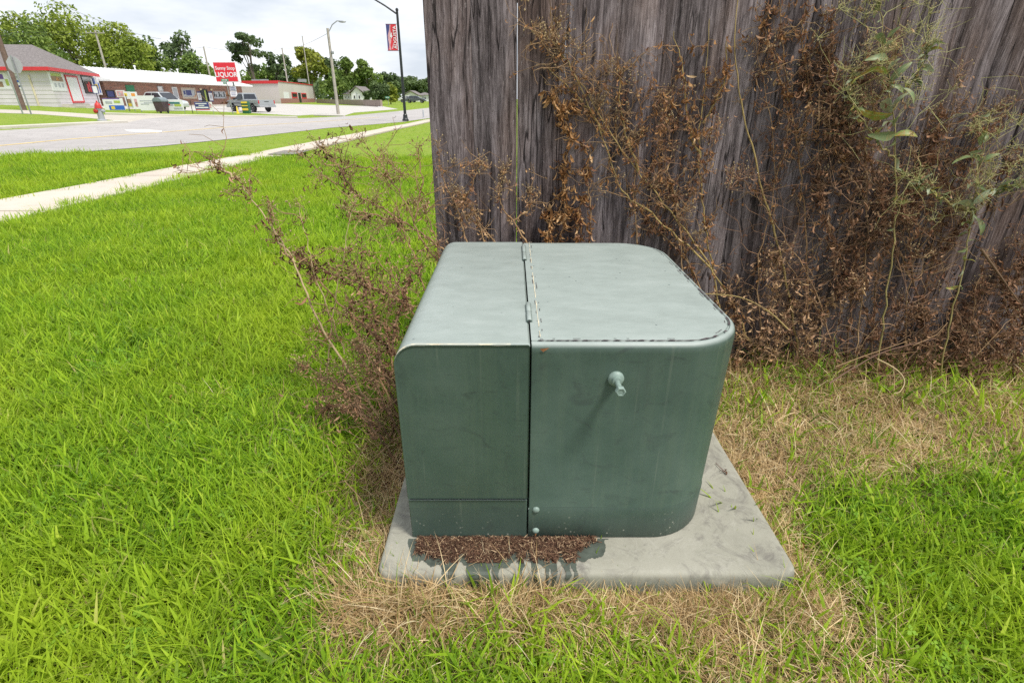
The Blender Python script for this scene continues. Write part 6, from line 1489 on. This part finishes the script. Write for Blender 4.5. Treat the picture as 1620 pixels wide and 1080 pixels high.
# ------------------------------------------------------------------ the two weeds that are still green
def green_leaf_mat(name, base, tip, spot):
    m = newmat(name); t = NT(m); o = t.coord(); s_ = t.sep(o); n = t.noise(o, 9, 4, .6)
    c = t.mix(t.maprange(s_[0], .3, 1.0), base, tip); c = t.mix(t.maprange(n, .48, .62, 0, .85), c, spot)
    vein = t.maprange(t.math('ABSOLUTE', s_[1]), .0, .022, .6, 0); c = t.mix(vein, c, (.42, .48, .22)); t.leafy(c, .3); t.rough(.5); return m
GM = {'g': green_leaf_mat('weed_leaf_green', (.17, .24, .10), (.22, .30, .12), (.28, .25, .10)), 'y': green_leaf_mat('weed_leaf_yellowing', (.22, .30, .06), (.34, .34, .06), (.40, .20, .05)), 'p': green_leaf_mat('weed_leaf_pale', (.27, .33, .19), (.33, .38, .24), (.30, .28, .16))}
def lance(seed, mat, wide=.16, droop=.6):
    rn = random.Random(seed); b = MB(); n = 8; rows = []; ang = rn.uniform(.0, .35); p = Vector((0, 0, 0)); tw = rn.uniform(-.5, .5)
    for i in range(n + 1):
        f = i / n; w = wide * math.sin(math.pi * (f * .93 + .05)) ** .75 * (1 - .25 * f) + .006; w *= rn.uniform(.9, 1.1); a = tw * f; s_ = Vector((0, math.cos(a), math.sin(a))); up = Vector((0, -math.sin(a), math.cos(a)))
        rows.append((p - s_ * w + up * w * .35, p, p + s_ * w + up * w * .35)); p = p + Vector((math.cos(ang), 0, math.sin(ang))) / n; ang -= droop / n * 2
    vs = [v for r_ in rows for v in r_]; fs = []
    for i in range(n): fs += [(3 * i, 3 * i + 1, 3 * i + 4, 3 * i + 3), (3 * i + 1, 3 * i + 2, 3 * i + 5, 3 * i + 4)]
    b._add(vs, fs); return b.mesh('leaf', mat, smooth=180, recalc=False)
GL = {k: [lance(i + 50 * j, m, random.uniform(.13, .2)) for i in range(4)] for j, (k, m) in enumerate(GM.items())}
def green_weed(label, stem, leaves, tops, seed):
    rn = random.Random(seed); root = weed(label, stem, M_stem_g, paint('twig_straw', (.36, .35, .13), .7, .25, nscale=20), 20, .20, (.55, 1.0), leaves=6, leaf=(.012, .02), kinds='o', panicle=tops, nobj=6, seed=seed, name='green_weed', cat='green weed', group='green weeds on the fence', r=.0040, tw=5, rsc=.62, heads_n=11)
    for st in stem:
        pts = catmull([at(*p) for p in st], 7)
        for _ in range(32):
            p = pts[int(len(pts) * rn.uniform(.35, .98))]; d = Vector((rn.gauss(0, 1), rn.gauss(-.3, .5), rn.gauss(-.1, .6))).normalized(); M = Matrix.Translation(p - Vector(root.location)) @ Vector((1, 0, 0)).rotation_difference(d).to_matrix().to_4x4() @ Matrix.Rotation(rn.uniform(-1, 1), 4, 'X') @ Matrix.Scale(rn.uniform(.018, .055), 4)
            o = bpy.data.objects.new('leaf', rn.choice(GL[rn.choice('ggyp')])); o.parent = root; o.matrix_local = M; COL.objects.link(o)
    for px, py, qx, qy, k, Y in leaves:
        a, c = at(px, py, Y), at(qx, qy, Y - .03); d = c - a; L = d.length; M = Matrix.Translation(a - Vector(root.location)) @ Vector((1, 0, 0)).rotation_difference(d).to_matrix().to_4x4() @ Matrix.Rotation(rn.uniform(.5, 1.3) * (1 if d.x > 0 else -1), 4, 'X') @ Matrix.Scale(L * 1.05, 4)
        o = bpy.data.objects.new('leaf', rn.choice(GL[k])); o.parent = root; o.matrix_local = M; COL.objects.link(o)
    return root
Y1 = 2.18
green_weed('taller yellowing green weed with long leaves and frothy seed top', [[(1384, 640, 2.08), (1396, 520, 2.12), (1414, 380, 2.16), (1417, 250, 2.18), (1408, 130, 2.2), (1394, 30, 2.22), (1388, -60, 2.24)], [(1412, 175, 2.2), (1450, 120, 2.2), (1478, 62, 2.2)], [(1416, 250, 2.18), (1390, 225, 2.18), (1350, 165, 2.2), (1348, 110, 2.22)]],
    [(1402, 118, 1348, 112, 'y', Y1), (1404, 92, 1374, 93, 'g', Y1), (1408, 130, 1442, 96, 'g', Y1), (1410, 135, 1440, 142, 'g', Y1), (1412, 180, 1362, 190, 'y', Y1), (1412, 170, 1436, 145, 'p', Y1), (1410, 178, 1392, 150, 'p', Y1), (1415, 215, 1456, 208, 'y', Y1), (1416, 212, 1378, 217, 'g', Y1), (1416, 220, 1402, 238, 'g', Y1), (1404, 60, 1422, 42, 'g', Y1), (1400, 70, 1385, 50, 'g', Y1), (1428, 140, 1452, 160, 'g', Y1), (1413, 200, 1425, 180, 'g', Y1), (1413, 195, 1398, 185, 'p', Y1), (1420, 320, 1440, 318, 'y', Y1), (1406, 110, 1420, 92, 'p', Y1), (1404, 75, 1412, 58, 'p', Y1)], 18, 40)
green_weed('shorter green weed with broad pale leaves near the right edge', [[(1480, 640, 2.06), (1500, 520, 2.1), (1520, 440, 2.12), (1538, 340, 2.16), (1550, 260, 2.18), (1566, 180, 2.2)], [(1540, 320, 2.16), (1580, 300, 2.14), (1625, 285, 2.12)], [(1535, 335, 2.16), (1500, 320, 2.14), (1470, 300, 2.14), (1450, 282, 2.16)]],
    [(1540, 330, 1506, 318, 'p', 2.14), (1540, 322, 1584, 292, 'p', 2.14), (1537, 332, 1544, 372, 'p', 2.14), (1545, 345, 1558, 372, 'g', 2.14), (1548, 255, 1512, 250, 'g', 2.16), (1548, 260, 1580, 240, 'g', 2.16), (1543, 290, 1530, 285, 'p', 2.15), (1535, 355, 1522, 350, 'g', 2.14), (1530, 390, 1520, 400, 'g', 2.13), (1550, 230, 1562, 205, 'g', 2.17)], 14, 41)

# ------------------------------------------------------------------ small loose things
def fallen(px, py, L, kind, label, z=.0, group=None):
    p = hit(px, py) if z == 0 else None
    if p is None: r_ = ray(px, py); k = (z - EYE) / r_.z; p = Vector((0, 0, EYE)) + r_ * k
    o = bpy.data.objects.new('fallen_leaf', rn.choice(LEAF[kind])); o.matrix_world = Matrix.Translation((p.x, p.y, p.z + (.045 if z == 0 else .004))) @ Matrix.Rotation(R(80) + rn.uniform(-.2, .2), 4, 'X') @ Matrix.Rotation(rn.uniform(0, 6), 4, 'Y') @ Matrix.Scale(L, 4); COL.objects.link(o); tag(o, label, 'fallen leaf', 'fallen dry leaves')
fallen(283, 651, .05, 'o', 'tan dry leaf lying in the middle of the left lawn')
fallen(120, 731, .035, 'o', 'small reddish dry leaf at the lower left of the lawn')
fallen(300, 552, .04, 'o', 'orange dry leaf in the upper lawn, left of the stalks')
fallen(332, 411, .045, 'o', 'far tan dry leaf high in the lawn')
fallen(472, 600, .03, 'd', 'brown dry leaf in the lawn nearest the dead weeds')
fallen(1259, 886, .035, 'o', 'orange dry leaf in the grass beside the pad front corner')
fallen(1172, 742, .03, 'o', 'orange dry leaf at the right pad edge')
fallen(1164, 736, .022, 'b', 'small brown leaf lying on the right pad rim', PADZ)
r_ = ray(1141, 742); k = (PADZ + .003 - EYE) / r_.z; c = Vector((0, 0, EYE)) + r_ * k; sp = thing('dry_sprig', 'tiny reddish dry sprig lying on the right of the pad', 'dry sprig', c); b = MB()
b.tube([(-.008, .03, .002), (-.004, .01, .004), (.004, -.012, .003), (.012, -.02, .002)], .0011, 5); b.build('stem', paint('sprig_red', (.13, .045, .035), .8, .3), sp)
for i in range(6): o = bpy.data.objects.new('leaf', LEAF['d'][i]); o.parent = sp; o.matrix_local = Matrix.Translation((rn.uniform(-.006, .012), rn.uniform(-.02, .006), .003)) @ Matrix.Rotation(R(75), 4, 'X') @ Matrix.Rotation(rn.uniform(0, 6), 4, 'Y') @ Matrix.Scale(rn.uniform(.012, .02), 4); COL.objects.link(o)
